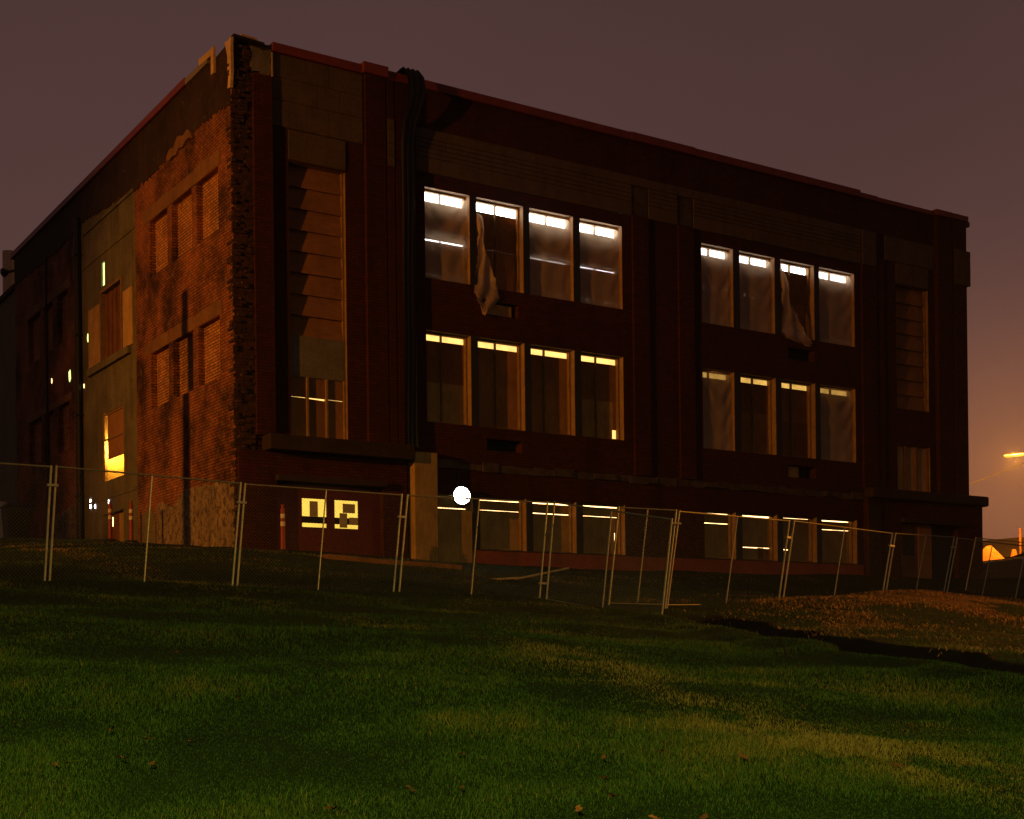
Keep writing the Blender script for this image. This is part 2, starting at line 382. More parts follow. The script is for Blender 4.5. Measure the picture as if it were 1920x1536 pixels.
# straw mulch
SX = []; SY = []
for (mx, my, r, k) in ((9.6,-10.2,1.7,5000),(12.3,-9.6,1.9,8000),(15.,-9.1,2.,8000),(17.8,-8.6,1.9,6000),(7.,-12.6,1.6,3500),(11,-12.4,1.6,3500),(14.5,-11.5,1.8,4500),(5.2,-14.2,1.6,2500),(3.2,-17.,1.3,1500),(3.,-20,1.2,1200)):
    SX.append(RNG.normal(mx, r*.62, k)); SY.append(RNG.normal(my, r*.62, k))
sx = np.concatenate(SX); sy = np.concatenate(SY)
k = RNG.random(len(sx)) < np.clip(.40+1.7*smooth_field(sx, sy, 1.5, 21), .02, 1); sx, sy = sx[k], sy[k]
M['straw'] = blade_mat('straw', [(.16,.075,.025),(.34,.17,.05),(.50,.28,.09)])
blades('straw_mulch', sx, sy, RNG.uniform(.04,.09,len(sx)), RNG.uniform(.010,.020,len(sx)), RNG.uniform(.8,2.4,len(sx)), RNG.random(len(sx)), M['straw'], 'dry straw mulch heaped beyond the ditch at right', 'straw')

def leaf_mesh():
    me = bpy.data.meshes.new('fallen_leaf'); v = []; n = 9
    out = [(-.5,0),(-.3,.22),(-.18,.14),(-.05,.36),(.08,.16),(.28,.22),(.5,0),(.28,-.24),(.06,-.15),(-.06,-.34),(-.2,-.13),(-.32,-.2)]
    for x, y in out: v.append((x*.13, y*.13, .012+.10*(x*x+y*y)*.13*3+.01*math.sin(x*9)))
    v.append((0,0,.004)); f = [(i, (i+1) % len(out), len(out)) for i in range(len(out))]
    me.from_pydata(v, [], f); me.materials.append(M['leaf']); me.update(); return me
M['leaf'] = rough_mat('dead_leaf', (.16,.055,.018), .4, 20, 0, .1, rnd=.35)
LEAF = leaf_mesh()
lx, ly, lt = scatter(46, 6.3, 24, .98)
for i in range(len(lx)):
    if not off_building(lx[i:i+1], ly[i:i+1])[0]: continue
    o = bpy.data.objects.new('fallen_leaf', LEAF); COL.objects.link(o)
    o.location = (lx[i], ly[i], gz(lx[i], ly[i])+.035); s = random.uniform(.30, .62); o.scale = (s,s,s)
    o.rotation_euler = (random.uniform(-.5,.5), random.uniform(-.5,.5), random.uniform(0,6.28))
    tag(o, 'small dead brown leaf lying on the lawn', 'leaf', 'fallen leaves scattered over the lawn')

# ------------------------------------------------------------------ main building
B = empty('school_building', (0,0,0), 'derelict three storey brick school building with boarded windows lit from inside', 'building')
def wall_with_openings(mb, a0, a1, z0, z1, ops, place, m=0):
    """place(a, d, z): a along the wall, d depth into it; ops: (a0,a1,z0,z1,depth,reveal material)"""
    As = sorted({a0, a1, *[o[0] for o in ops], *[o[1] for o in ops]}); Zs = sorted({z0, z1, *[o[2] for o in ops], *[o[3] for o in ops]})
    for i in range(len(As)-1):
        for j in range(len(Zs)-1):
            ca, cz = (As[i]+As[i+1])/2, (Zs[j]+Zs[j+1])/2
            if any(o[0] < ca < o[1] and o[2] < cz < o[3] for o in ops): continue
            mb.face([place(As[i],0,Zs[j]), place(As[i+1],0,Zs[j]), place(As[i+1],0,Zs[j+1]), place(As[i],0,Zs[j+1])], m)
    for (o0,o1,q0,q1,d,rm) in ops:
        c = [(o0,q0),(o1,q0),(o1,q1),(o0,q1)]
        for i in range(4):
            (pa,pz),(qa,qz) = c[i], c[(i+1) % 4]
            mb.face([place(pa,0,pz), place(qa,0,qz), place(qa,d,qz), place(pa,d,pz)], rm)
FR = lambda a, d, z: (a, d, z)
LF = lambda a, d, z: (d, a, z)
bankA = [(5.24,6.59),(6.81,8.29),(8.50,9.96),(10.19,11.67)]
bankB = [(14.64,15.89),(16.15,17.60),(17.84,19.30),(19.52,21.11)]
rows = [(8.18,10.53),(4.46,6.83),(1.20,2.63)]
WD = .24
ops = [(a,b,z0,z1,.40,1) for (a,b) in bankA+bankB for (z0,z1) in rows]
vents = [(7.06,8.11,7.47,7.82),(7.06,8.18,3.85,4.16),(18.1,19.3,3.82,4.20),(18.15,19.29,7.48,7.85)]
ops += [(a,b,c,d,.30,0) for a,b,c,d in vents]
ops += [(.97,3.87,.2,2.67,.6,0), (23.03,25.89,.2,2.63,.6,0)]
ops += [(1.43,2.96,3.73,10.46,.26,2), (23.07,24.67,3.68,5.20,.24,2), (23.07,24.65,6.40,10.46,.24,2)]
mb = MB(); wall_with_openings(mb, .5, 26.62, .2, 13.02, ops, FR)
# back, far end and interior floor plates that close the shell
mb.face([(26.62,0,.2),(26.62,20.7,.2),(26.62,20.7,13.02),(26.62,0,13.02)]); mb.face([(.0,20.7,.2),(26.62,20.7,.2),(26.62,20.7,13.02),(0,20.7,13.02)])
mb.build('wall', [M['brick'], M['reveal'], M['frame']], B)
mb = MB(); mb.box(.36,26.3,.36,20.4,12.6,12.75); mb.build('roof', M['roof'], B)

# side wall
G1 = [(4.55,5.97),(2.74,4.19),(.92,2.38)]; G2 = [(17.3,18.87),(15.75,16.9),(13.94,15.2)]
ops = [(a,b,8.82,10.36,.17,0) for a,b in G1]+[(a,b,5.23,6.74,.17,0) for a,b in G1]
ops += [(a,b,8.75,10.36,.17,0) for a,b in G2]+[(a,b,5.2,6.74,.17,0) for a,b in G2]
mb = MB(); wall_with_openings(mb, 0, 7.2, .2, 13.0, [o for o in ops if o[1] < 7], LF)
mb.build('side_wall', [M['side']], B)
mb = MB(); wall_with_openings(mb, 12.45, 20.7, .2, 13.0, [o for o in ops if o[0] > 12], LF)
mb.build('side_wall', [M['side']], B)
cops = [(8.39,10.33,7.33,9.38,.25,0),(8.39,10.33,3.73,5.75,1.1,1),(8.5,10.5,1.2,2.75,.3,0),(10.02,10.36,9.58,10.30,.06,0)]
mb = MB(); wall_with_openings(mb, 7.2, 12.45, .2, 13.0, cops, LF); mb.build('concrete_bay', [M['concrete'], M['plypale']], B)
for a,b in G1+G2:
    for (z0,z1) in ((8.82 if a < 7 else 8.75,10.36),(5.23 if a < 7 else 5.2,6.74)):
        mb = MB(); mb.face([(.165,a-.0,z0),(.165,b,z0),(.165,b,z1),(.165,a,z1)]); mb.build('brick_infill', M['infill'], B)
# lintels over the blind windows, ledges on the concrete bay
for (y0,y1,z0,z1) in ((.75,6.45,10.37,10.74),(.75,6.45,6.75,7.08),(13.6,19.2,10.37,10.66),(13.6,19.2,6.75,7.0)):
    mb = MB(); n = int((y1-y0)/.35); z = [random.uniform(-.04,.04) for _ in range(n+1)]
    for i in range(n):
        a, b = y0+(y1-y0)*i/n, y0+(y1-y0)*(i+1)/n
        mb.hexa([(-.018,a,z0),(.02,a,z0),(.02,b,z0),(-.018,b,z0)], [(-.018,a,z1+z[i]),(.02,a,z1+z[i]),(.02,b,z1+z[i+1]),(-.018,b,z1+z[i+1])])
    mb.build('lintel', M['lintel'], B)
for (y0,y1,z0,z1,p) in ((7.25,12.2,10.52,10.62,.03),(7.6,11.6,7.08,7.30,.12),(7.25,12.1,3.18,3.26,.03),(7.25,12.1,11.55,11.65,.05)):
    mb = MB(); mb.box(-p,.01,y0,y1,z0,z1); mb.build('ledge', M['concrete'], B, bevel=.01)
# tarred parapet zone with a torn lower edge, proud of the side wall
mb = MB(); ys = np.arange(.1, 20.75, .085); zl = 11.62+.30*np.clip((ys-7)/5,0,1)+.07*np.array([random.uniform(-1,1) for _ in ys])+.07*np.sin(ys*.7)
for i in range(len(ys)-1):
    a, b = ys[i], ys[i+1]
    mb.hexa([(-.022,a,zl[i]),(.0,a,zl[i]),(.0,b,zl[i+1]),(-.022,b,zl[i+1])], [(-.022,a,13.0),(.0,a,13.0),(.0,b,13.0),(-.022,b,13.0)])
mb.build('parapet_band', M['tar'], B)
# parged plaster where the demolished wing stood
def patch(poly, d, name, mat, edge=.06):
    """irregular outline (y,z) on the side wall, d thick"""
    pts = []
    for i in range(len(poly)):
        a, b = Vector(poly[i]), Vector(poly[(i+1) % len(poly)]); k = max(1, int((b-a).length/.22))
        for j in range(k):
            p = a.lerp(b, j/k); pts.append((p.x+random.uniform(-edge,edge)*.6, p.y+random.uniform(-edge,edge)))
    mb = MB(); mb.prism([(-.001,p[0],p[1]) for p in pts][::-1], (-d,0,0)); return mb.build(name, mat, B)
patch([(.08,.6),(5.7,.9),(5.55,2.62),(5.0,2.62),(4.3,2.40),(3.5,2.72),(2.2,2.74),(1.0,2.66),(.12,2.62)], .022, 'plaster_patch', M['parge'], .05)
patch([(13.2,1.6),(16.5,1.9),(16.3,3.15),(14.9,3.26),(13.3,3.34)], .022, 'plaster_patch', M['parge'], .04)
patch([(5.75,.9),(6.9,.9),(6.8,2.45),(6.2,2.6),(5.75,2.3)], .015, 'plaster_patch', M['concrete'], .06)
patch([(2.5,11.55),(4.4,11.52),(4.4,11.66),(3.6,11.84),(2.6,11.78)], .07, 'plaster_patch', M['lintel'], .07)
# ragged toothed brick strip at the corner
mb = MB(); mb.box(.0,.5,-.02,.0,.2,13.0)
z = .9
while z < 12.95:
    x = -.05
    for k in range(random.randint(2,4)):
        w_ = random.choice((.1,.2,.2)); p = random.choice((.0,.01,.02,.04,.06)); 
        if random.random() < .72: mb.box(x, min(x+w_,.49), -.025-p, -.01, z, z+.066)
        x += w_+.012
        if x > .46: break
    if random.random() < .35: mb.box(-random.choice((.02,.04,.06)), -.0, .0, random.choice((.1,.2,.3)), z, z+.066)
    z += .076
mb.build('toothed_brick_edge', M['toothed'], B)
# concrete bay joinery
mb = MB()
for i in range(9):
    y0 = 8.42+i*.212; mb.box(.10+.03*(i % 2), .14+.03*(i % 2), y0, y0+.205, 7.36, 9.35)
mb.build('board_door', M['bark'], B)
M['brownboard'] = rough_mat('brown_boards', (.16,.065,.022), .3, 2, .3, .2); bpy.data.objects['board_door'].data.materials[0] = M['brownboard']
mb = MB()
for (y0,y1,z0,z1) in ((8.33,8.41,7.3,9.45),(10.31,10.39,7.3,9.45),(8.41,10.31,9.36,9.45)): mb.box(-.05,.12,y0,y1,z0,z1)
mb.build('door_frame', M['frame'], B)
mb = MB(); mb.box(-.035,-.002,10.46,11.62,7.32,9.12); mb.build('side_panel', M['plypale'], B)
mb = MB(); mb.box(-.035,-.002,7.42,8.26,7.32,8.95); mb.build('side_panel', M['plypale'], B)
wf = MB()
for (y0,y1,z0,z1) in ((8.39,8.46,3.73,5.75),(10.26,10.33,3.73,5.75),(8.46,10.26,5.68,5.75),(8.46,10.26,4.93,4.98)): wf.box(.02,.10,y0,y1,z0,z1)
win = wf.build('window', M['frame'], B)
mb = MB(); mb.box(.05,.07,8.46,10.06,4.98,5.68); mb.box(.05,.07,8.46,10.06,4.36,4.93); mb.build('board', M['ply'], win)
mb = MB(); mb.face([(1.09,8.39,3.73),(1.09,10.33,3.73),(1.09,10.33,5.75),(1.09,8.39,5.75)]); mb.build('back_panel', M['plypale'], win)
mb = MB(); mb.box(.13,.24,9.98,10.16,4.44,4.95); mb.build('lamp_tube', emit_mat('site_lamp_yellow', (1.,.60,.10), 190), win)
# lit openings
mb = MB(); mb.face([(.055,10.02,9.58),(.055,10.36,9.58),(.055,10.36,10.3),(.055,10.02,10.3)]); mb.build('lit_opening', M['lit_green'], B)
for (y,z,r,mt) in ((11.72,8.34,.09,'lit_green'),(13.74,7.50,.15,'lit_green'),(15.87,7.72,.05,'lit_warm'),(12.20,6.92,.045,'lit_warm'),(11.66,3.20,.10,'lit_white'),(11.18,3.08,.045,'lit_white'),(9.82,3.08,.04,'lit_white')):
    mb = MB(); n = 9; ph = random.random()
    pts = [(-.012, y+math.cos(2*math.pi*i/n)*r*random.uniform(.5,1.1), z+math.sin(2*math.pi*i/n)*r*1.7*random.uniform(.6,1.1)) for i in range(n)]
    mb.prism(pts, (-.012,0,0)); mb.build('lit_hole', M[mt], B)
mb = MB(); mb.box(.16,.22,8.55,10.45,1.2,2.72); dr = mb.build('door', M['brownboard'], B)
mb = MB(); mb.box(.15,.158,9.96,10.02,2.38,2.66); mb.box(.15,.158,10.30,10.34,2.6,2.64); mb.build('lit_gap', M['lit_warm'], dr)
mb = MB(); mb.box(.13,.155,8.62,9.30,1.2,2.70); mb.build('panel', M['plypale'], dr)
mb = MB(); mb.tube((-.12,12.42,2.0),(-.12,12.42,12.2),.11,n=10)
for z in (3.5,6,8.5,11): mb.box(-.24,-.0,12.29,12.55,z,z+.06)
mb.build('downpipe', M['black'], B)
mb = MB(); mb.tube((-.05,16.35,1.9),(-.05,16.35,12.0),.035,n=8); mb.build('conduit', M['black'], B)

# coping
mb = MB()
for a,b,p,zt in ((1.02,3.42,.10,13.24),(3.42,4.12,.20,13.29),(4.12,11.95,.12,13.24),(11.95,14.34,.14,13.25),(14.34,21.34,.12,13.24),(21.34,22.16,.10,13.18),(22.16,24.92,.10,13.16),(24.92,25.76,.20,13.22),(25.76,26.50,.24,13.20)):
    mb.box(a,b,-p,.34,13.022,zt)
mb.build('coping', M['cap'], B, bevel=.012)
mb = MB(); mb.box(26.50,26.68,-.14,.34,12.9,13.06); mb.build('end_block', M['stone'], B)
mb = MB(); mb.box(-.10,.34,2.9,20.95,13.005,13.20); mb.build('coping', M['cap'], B, bevel=.012)
mb = MB(); mb.box(-.09,.34,1.35,2.89,13.005,13.16); mb.build('coping', M['capgrey'], B, bevel=.012)
# broken corner top
mb = MB(); mb.hexa([(.0,.05,12.98),(1.02,-.06,12.98),(1.02,.34,12.98),(.34,1.3,12.98),(0,1.3,12.98)], [(.03,.1,13.12),(1.0,-.04,13.16),(1.0,.3,13.16),(.34,1.3,13.06),(.02,1.3,13.03)])
mb.obox((.40,-.02,13.13), (.40,.02,-.01), (0,.12,0), (0,0,.03)); mb.build('broken_corner', M['tar'], B)
mb = MB()
mb.obox((.42,.0,13.195),(.20,.0,-.01),(0,.10,0),(.01,0,.035)); mb.build('loose_timber', M['woodpale'], B)
mb = MB(); mb.obox((-.06,1.0,12.93),(.03,.0,.0),(0,.09,0),(0,0,.32)); mb.build('loose_timber', M['woodpale'], B)
mb = MB(); mb.obox((-.08,1.45,13.17),(.02,.0,.0),(0,.42,.02),(0,0,.08))
mb.build('loose_timber', M['woodpale'], B)
def ragged_front(x0,x1,z0,z1,y,d,name,mat,edge):
    pts = []; c = [(x0,z0),(x1,z0),(x1,z1),(x0,z1)]
    for i in range(4):
        a, b = Vector(c[i]), Vector(c[(i+1)%4]); k = max(2, int((b-a).length/.13))
        for j in range(k):
            p = a.lerp(b, j/k); pts.append((p.x+random.uniform(-edge,edge), y, p.y+random.uniform(-edge,edge)))
    mb = MB(); mb.prism(pts[::-1], (0,d,0)); return mb.build(name, mat, B)
ragged_front(.50,1.0,12.42,13.0,-.075,.075,'exposed_stone',M['concrete'],.05)
pts = [(-.06,.02,13.06),(-.06,.26,13.09),(-.06,.20,12.95),(-.06,.10,12.7),(-.06,.12,12.4),(-.06,.06,12.2),(-.06,.12,11.95),(-.06,-.05,11.92),(-.06,-.12,12.3),(-.06,-.10,12.75),(-.06,-.12,13.1)]
mb = MB(); mb.prism(pts, (.07,0,0)); mb.build('broken_plaster_edge', M['plaster'], B)
mb = MB()
for i in range(9): mb.box(.985,1.02,-.10,-.0,12.40+i*.065,12.45+i*.065)
mb.build('mortar_edge', M['plaster'], B)

# pilasters (shallow brick piers, their left returns catch the lamp)
for a,b,z0,z1,p in ((.5,.985,3.74,12.38,.12),(3.50,4.06,3.74,13.018,.11),(4.10,4.31,3.74,13.018,.11),(4.35,4.95,3.74,13.018,.11),(12.02,12.60,3.5,10.9,.07),(13.72,14.30,3.5,10.9,.07),(21.40,22.08,3.66,10.86,.08),(22.12,22.45,3.66,11.2,.05),(24.99,25.72,3.66,13.018,.16),(25.80,26.44,3.66,13.018,.18)):
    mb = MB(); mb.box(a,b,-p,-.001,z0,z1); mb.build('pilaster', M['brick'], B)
# stone work
def stone_courses(name, x0, x1, courses, y, d, lens, gap=.018):
    mb = MB(); mb.box(x0,x1,-.012+0*y,-.001,min(c[0] for c in courses),max(c[1] for c in courses))
    for (z0,z1) in courses:
        x = x0
        while x < x1-.01:
            L = min(x1-x, random.choice(lens)); L = L if x1-x-L > .25 else x1-x
            mb.box(x+gap*.3, x+L-gap*.3, -y-random.uniform(0,.004), -.013, z0+gap/2, z1-gap/2); x += L
    return mb.build(name, M['stone'], B)
band = [(11.76,12.02),(11.64,11.76),(11.52,11.64),(11.40,11.52),(11.28,11.40),(10.88,11.28)]
for x0,x1 in ((4.96,12.0),(12.63,13.70),(14.32,21.42)): stone_courses('stone_band', x0, x1, band, .05, .05, (.9,1.15,1.5,1.9))
stone_courses('stone_band', 4.11,4.31,[(11.76,12.02),(11.4,11.76),(11.1,11.4),(10.82,11.1)],.125,.05,(.3,))
stone_courses('stone_band', 12.0,12.63,[(11.76,12.02)],.05,.05,(.7,)); stone_courses('stone_band', 13.70,14.32,[(11.76,12.02)],.05,.05,(.7,))
stone_courses('stone_band', 21.44,22.08,[(11.74,12.0),(10.87,11.74)],.09,.05,(.7,))
stone_courses('stone_panel', 1.02,3.46,[(12.45,13.01),(11.90,12.45),(11.26,11.88)],.03,.05,(.6,.9,1.2))
stone_courses('stone_panel', 1.43,2.97,[(10.50,11.24)],.03,.05,(.5,.8))
stone_courses('stone_panel', 22.55,24.95,[(11.2,12.0)],.03,.05,(.8,1.2)); stone_courses('stone_panel', 23.07,24.65,[(10.50,11.18)],.03,.05,(.8,))
stone_courses('stone_panel', 25.82,26.62,[(11.75,12.02),(10.83,11.75)],.20,.05,(.5,))
for a in (12.03,13.71):
    mb = MB(); mb.box(a,a+.57,-.02,-.005,10.93,11.73); mb.build('niche', M['belt'], B)

# window units: frame > boards, lit pane
def window(x0, x1, z0, z1, pane_mat, boards, mull=True, pane=True, yb=WD, jag=None):
    """boards: (z0,z1,material[,xa,xb]); whatever they leave open shows the lit room pane behind"""
    mb = MB(); t = .05
    mb.box(x0,x0+t,yb-.06,yb+.05,z0,z1); mb.box(x1-t,x1,yb-.06,yb+.05,z0,z1); mb.box(x0+t,x1-t,yb-.06,yb+.05,z1-t,z1); mb.box(x0+t,x1-t,yb-.06,yb+.05,z0,z0+t)
    if mull: xm = x0+(x1-x0)*mull; mb.box(xm-.012,xm+.012,yb-.05,yb+.04,z0+t,z1-t)
    wo = mb.build('window', M['frame'], B)
    if pane:
        mb = MB(); mb.face([(x0,.38,z0),(x1,.38,z0),(x1,.38,z1),(x0,.38,z1)]); mb.build('lit_pane', M[pane_mat], wo)
    for b in boards:
        bx0, bx1 = (b[3], b[4]) if len(b) > 3 else (x0, x1)
        mb = MB(); y = yb+.052+random.uniform(0,.012); mb.box(bx0+.002,bx1-.002,y,y+.018,b[0],b[1]); mb.build('board', M[b[2]], wo)
    return wo
zt, zb = rows[0][1], rows[0][0]
for i,(a,b) in enumerate(bankA+bankB):
    c = 'lit_white' if i < 4 else 'lit_white_dim'; pz = 10.27 if i < 4 else 10.29
    gap = [.030,.004,.010,.010,.006,.005,.003,.003][i]
    bl = [(9.28,pz,'ply'),(zb+.05,9.28-gap,'ply')] if i != 4 else [(9.28,pz,'ply'),(zb+.05,9.276,'ply')]
    window(a,b,zb,zt,c,bl,mull=(.43,.49,.48,.46,.38,.44,.42,.44)[i])
zt, zb = rows[1][1], rows[1][0]
for i,(a,b) in enumerate(bankA+bankB):
    c = 'lit_yellow' if i < 4 else 'lit_yellow_dim'; pz = 6.635; sp = (5.56,5.9,5.57,5.57,5.5,5.75,5.6,5.5)[i]
    bl = [(sp,pz,'ply'),(zb+.05,sp-(.003 if i in (2,3) else .0005),'plypale' if i in (0,3) else 'ply')]
    if i == 3: bl = [(sp,pz,'ply'),(zb+.05,sp-.003,'plypale',a,b-.19),(zb+.32,sp-.003,'ply',b-.185,b)]
    window(a,b,zb,zt,c,bl,mull=(.42,.46,.40,.45,.33,.47,.43,.43)[i])
zt, zb = rows[2][1], rows[2][0]
for i,(a,b) in enumerate(bankA+bankB):
    g1 = (.030,.034,.034,.028,.024,.040,.008,.026)[i]; g2 = (.020,.012,.022,.013,.022,.0,.0,.016)[i]
    mid = 2.295
    bl = [(mid,zt-.05-g1,'plypale'),(zb+.05,mid-g2,'plypale')]
    if i == 3: bl = [(mid,zt-.05-g1,'plypale'),(zb+.05,mid-g2,'plypale',a,b-.16)]; bl.append((1.85,mid-g2,'ply',b-.155,b)); bl.append((zb+.05,1.85,'ply',b-.13,b))
    if i == 5: bl = [(1.62,zt-.05-g1,'plypale'),(zb+.05,1.597,'plypale',a,b-.55),(zb+.05,1.612,'ply',b-.549,b-.3),(zb+.05,1.595,'ply',b-.299,b)]
    if i == 6: bl = [(1.60,zt-.05-g1,'plypale'),(zb+.05,1.575,'plypale',a,a+.5),(zb+.05,1.60,'plypale',a+.5,b)]
    window(a,b,zb,zt,'lit_warm',bl,mull=False)
# dark steel posts between the windows
for bank in (bankA, bankB):
    for (z0,z1) in rows:
        for k in range(3):
            a, b = bank[k][1], bank[k+1][0]; mb = MB(); mb.box(a+.004,b-.004,-.012,-.001,z0-.0,z1+.0); mb.build('window_post', M['steel'], B)
# air vents below the windows: half open, half boarded
for i,(a,b,z0,z1) in enumerate(vents):
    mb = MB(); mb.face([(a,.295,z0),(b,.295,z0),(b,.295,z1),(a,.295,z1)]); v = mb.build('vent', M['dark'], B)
    if i in (0,2):
        mb = MB(); mb.box(a+.04,a+(.9 if i == 0 else .55),.12,.14,z0,z1-.03); mb.build('board', M['plypale'], v)
# stair windows: lapped wooden siding
def siding(x0,x1,z0,z1,n):
    mb = MB()
    for s in (0,1): xx = (x0,x1-.05)[s]; mb.box(xx,xx+.05,.10,.2,z0,z1)
    wo = mb.build('window', M['frame'], B); h = (z1-z0)/n
    for i in range(n):
        mb = MB(); a = z0+i*h; j = random.uniform(0,.01)
        mb.hexa([(x0+.05,.11+j,a-.015),(x1-.05,.11+j,a-.015),(x1-.05,.135+j,a-.015),(x0+.05,.135+j,a-.015)], [(x0+.05,.185+j,a+h+.01),(x1-.05,.185+j,a+h+.01),(x1-.05,.21+j,a+h+.01),(x0+.05,.21+j,a+h+.01)])
        mb.build('siding_board', M['siding'], wo)
    return wo
siding(1.43,2.96,6.28,10.46,8); siding(23.07,24.65,6.40,10.46,8)
mb = MB(); mb.box(1.43,2.96,.09,.12,5.28,6.28); mb.build('blank_panel', M['greyboard'], B)
wo = MB()
for x in (1.43,1.90,2.42,2.91): wo.box(x,x+.05,.08,.20,3.73,5.28)
wo = wo.build('window', M['frame'], B)
mb = MB(); mb.face([(1.43,.25,3.73),(2.96,.25,3.73),(2.96,.25,5.28),(1.43,.25,5.28)]); mb.build('lit_pane', M['lit_yellow'], wo)
for x0,x1 in ((1.48,1.90),(1.95,2.42),(2.47,2.91)):
    mb = MB(); k = x0 > 1.6; mb.box(x0,x1,.15,.17,4.79,5.28-(.012 if k else 0)); mb.build('board', M['ply'], wo)
    mb = MB(); mb.hexa([(x0,.15,3.73),(x1,.15,3.73),(x1,.17,3.73),(x0,.17,3.73)],[(x0,.15,4.782-(.0 if x0 < 1.9 or x0 > 2.4 else .015)),(x1,.15,4.775-(.03 if 1.9 < x0 < 2.4 else 0)),(x1,.17,4.775-(.03 if 1.9 < x0 < 2.4 else 0)),(x0,.17,4.782-(.0 if x0 < 1.9 or x0 > 2.4 else .015))]); mb.build('board', M['ply'], wo)
wo = MB()
for x in (23.07,23.50,24.05,24.62): wo.box(x,x+.06,.06,.20,3.68,5.20)
wo = wo.build('window', M['brownboard'], B)
for x0,x1 in ((23.13,23.50),(23.56,24.05),(24.11,24.62)):
    mb = MB(); mb.box(x0,x1,.12,.14,3.68,5.20); mb.build('board', M['plypale'], wo)

# belt course: broken stone between the two entrance pavilions
mb = MB(); x = 4.95
while x < 21.38:
    L = random.uniform(.25,.7); L = min(L, 21.38-x); p = random.uniform(.01,.07); mb.box(x,x+L-.01,-p,-.001,3.28+random.uniform(-.03,.03),3.48+random.uniform(-.04,.03)); x += L
mb.build('belt_course', M['belt'], B)
mb = MB(); mb.box(5.36,21.36,-.06,-.001,.2,1.18); mb.build('plinth', M['plinth'], B, bevel=.02)
mb = MB(); mb.box(5.2,21.2,-.09,-.062,1.185,1.197); mb.box(5.36,21.36,-.075,.23,1.181,1.196); mb.build('sill', M['belt'], B)

# entrance pavilions
def entrance(x0, x1, dx0, dx1, dz, pj):
    mb = MB(); pl = lambda a,d,z: (a, -pj+d, z)
    wall_with_openings(mb, x0, x1, .2, 3.36, [(dx0,dx1,.2,dz,pj+.22,0)], pl)
    mb.face([(x0,-pj,.2),(x0,-pj,3.36),(x0,0,3.36),(x0,0,.2)]); mb.face([(x1,-pj,.2),(x1,0,.2),(x1,0,3.36),(x1,-pj,3.36)])
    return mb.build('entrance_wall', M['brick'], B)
# left entrance
entrance(.02,4.55,.98,3.86,2.66,.14)
mb = MB(); mb.box(.66,4.60,-.50,-.0015,3.362,3.735); mb.build('entrance_ledge', M['ledge'], B, bevel=.03)
mb = MB(); mb.box(.95,3.90,-.30,-.142,2.66,2.80); mb.build('door_canopy', M['ledge'], B)
for i,(a,b,wa,wb) in enumerate(((1.40,2.50,1.72,2.38),(2.51,3.62,2.60,3.25))):
    mb = MB(); wall_with_openings(mb, a, b, .6, 2.58, [(wa,wb,1.60,2.30,.03,0)], lambda p,d,z: (p,.06+d,z)); dd = mb.build('door', M['doorred'], B)
    mb = MB(); mb.face([(wa,.088,1.60),(wb,.088,1.60),(wb,.088,2.30),(wa,.088,2.30)]); mb.build('lit_pane', M['lit_door'], dd)
    mb = MB(); mb.box(wa,wb,.066,.076,1.70,1.865); mb.build('push_bar', M['dark'], dd)
    for q in (((.20,.42,1.865,2.24),) if i == 0 else ((.22,.56,1.99,2.22),(.13,.34,1.62,1.98),(.40,.64,1.70,1.885))):
        mb = MB(); mb.box(wa+q[0],wa+q[1],.050,.058,q[2],q[3]); mb.build('paper_notice', M['paper'], dd)
for a,b in ((.985,1.40),(3.62,3.855)):
    mb = MB(); mb.box(a+.002,b-.002,.055,.075,.6,2.62); mb.build('side_light', M['doorred'], B)
# right entrance with rounded ledge end
entrance(21.42,27.15,23.04,25.88,2.62,.16)
mb = MB(); mb.face([(27.15,-.16,.2),(27.15,3.0,.2),(27.15,3.0,3.36),(27.15,-.16,3.36)]); mb.face([(26.63,3.0,.2),(26.63,3.0,3.36),(27.15,3.0,3.36),(27.15,3.0,.2)])
mb.build('entrance_wall', M['brick'], B)
pts = [(21.40,-.0015),(21.40,-.42)]+[(27.05+.34*math.sin(t), -.08-.34*math.cos(t)) for t in np.linspace(0,math.pi/2,7)]+[(27.39,3.05),(26.63,3.05),(26.63,-.0015)]
mb = MB(); mb.prism([(x,y,3.33) for x,y in pts], (0,0,.32)); mb.build('entrance_ledge', M['ledge'], B, bevel=.05)
mb = MB(); mb.box(23.0,25.92,-.34,-.162,2.60,2.74); mb.build('door_canopy', M['ledge'], B)
mb = MB(); mb.box(23.06,24.05,.03,.058,.5,2.6); dd = mb.build('door', M['brownboard'], B)
mb = MB(); mb.box(23.3,23.85,.015,.028,1.55,2.25); mb.build('door_panel', M['dark'], dd)
mb = MB(); mb.tube((23.2,-.01,1.2),(23.2,-.01,1.6),.02); mb.build('handle', M['galv'], dd)
mb = MB(); mb.box(24.06,24.70,.0,.056,.5,2.6); mb.build('door', M['ply'], B)
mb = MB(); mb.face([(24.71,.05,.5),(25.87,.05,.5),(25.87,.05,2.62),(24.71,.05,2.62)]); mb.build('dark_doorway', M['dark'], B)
mb = MB(); mb.box(21.42,21.98,-.22,-.162,.3,3.32); mb.build('pier', M['ledge'], B)
# plywood hoarding beside the left entrance
mb = MB(); mb.box(4.66,5.33,-.34,-.005,.5,3.60); mb.build('plywood_box', M['plypale'], B, bevel=.006)
mb = MB(); mb.box(5.345,6.50,-.10,-.08,.75,2.2); mb.build('plywood_panel', M['plypale'], B)

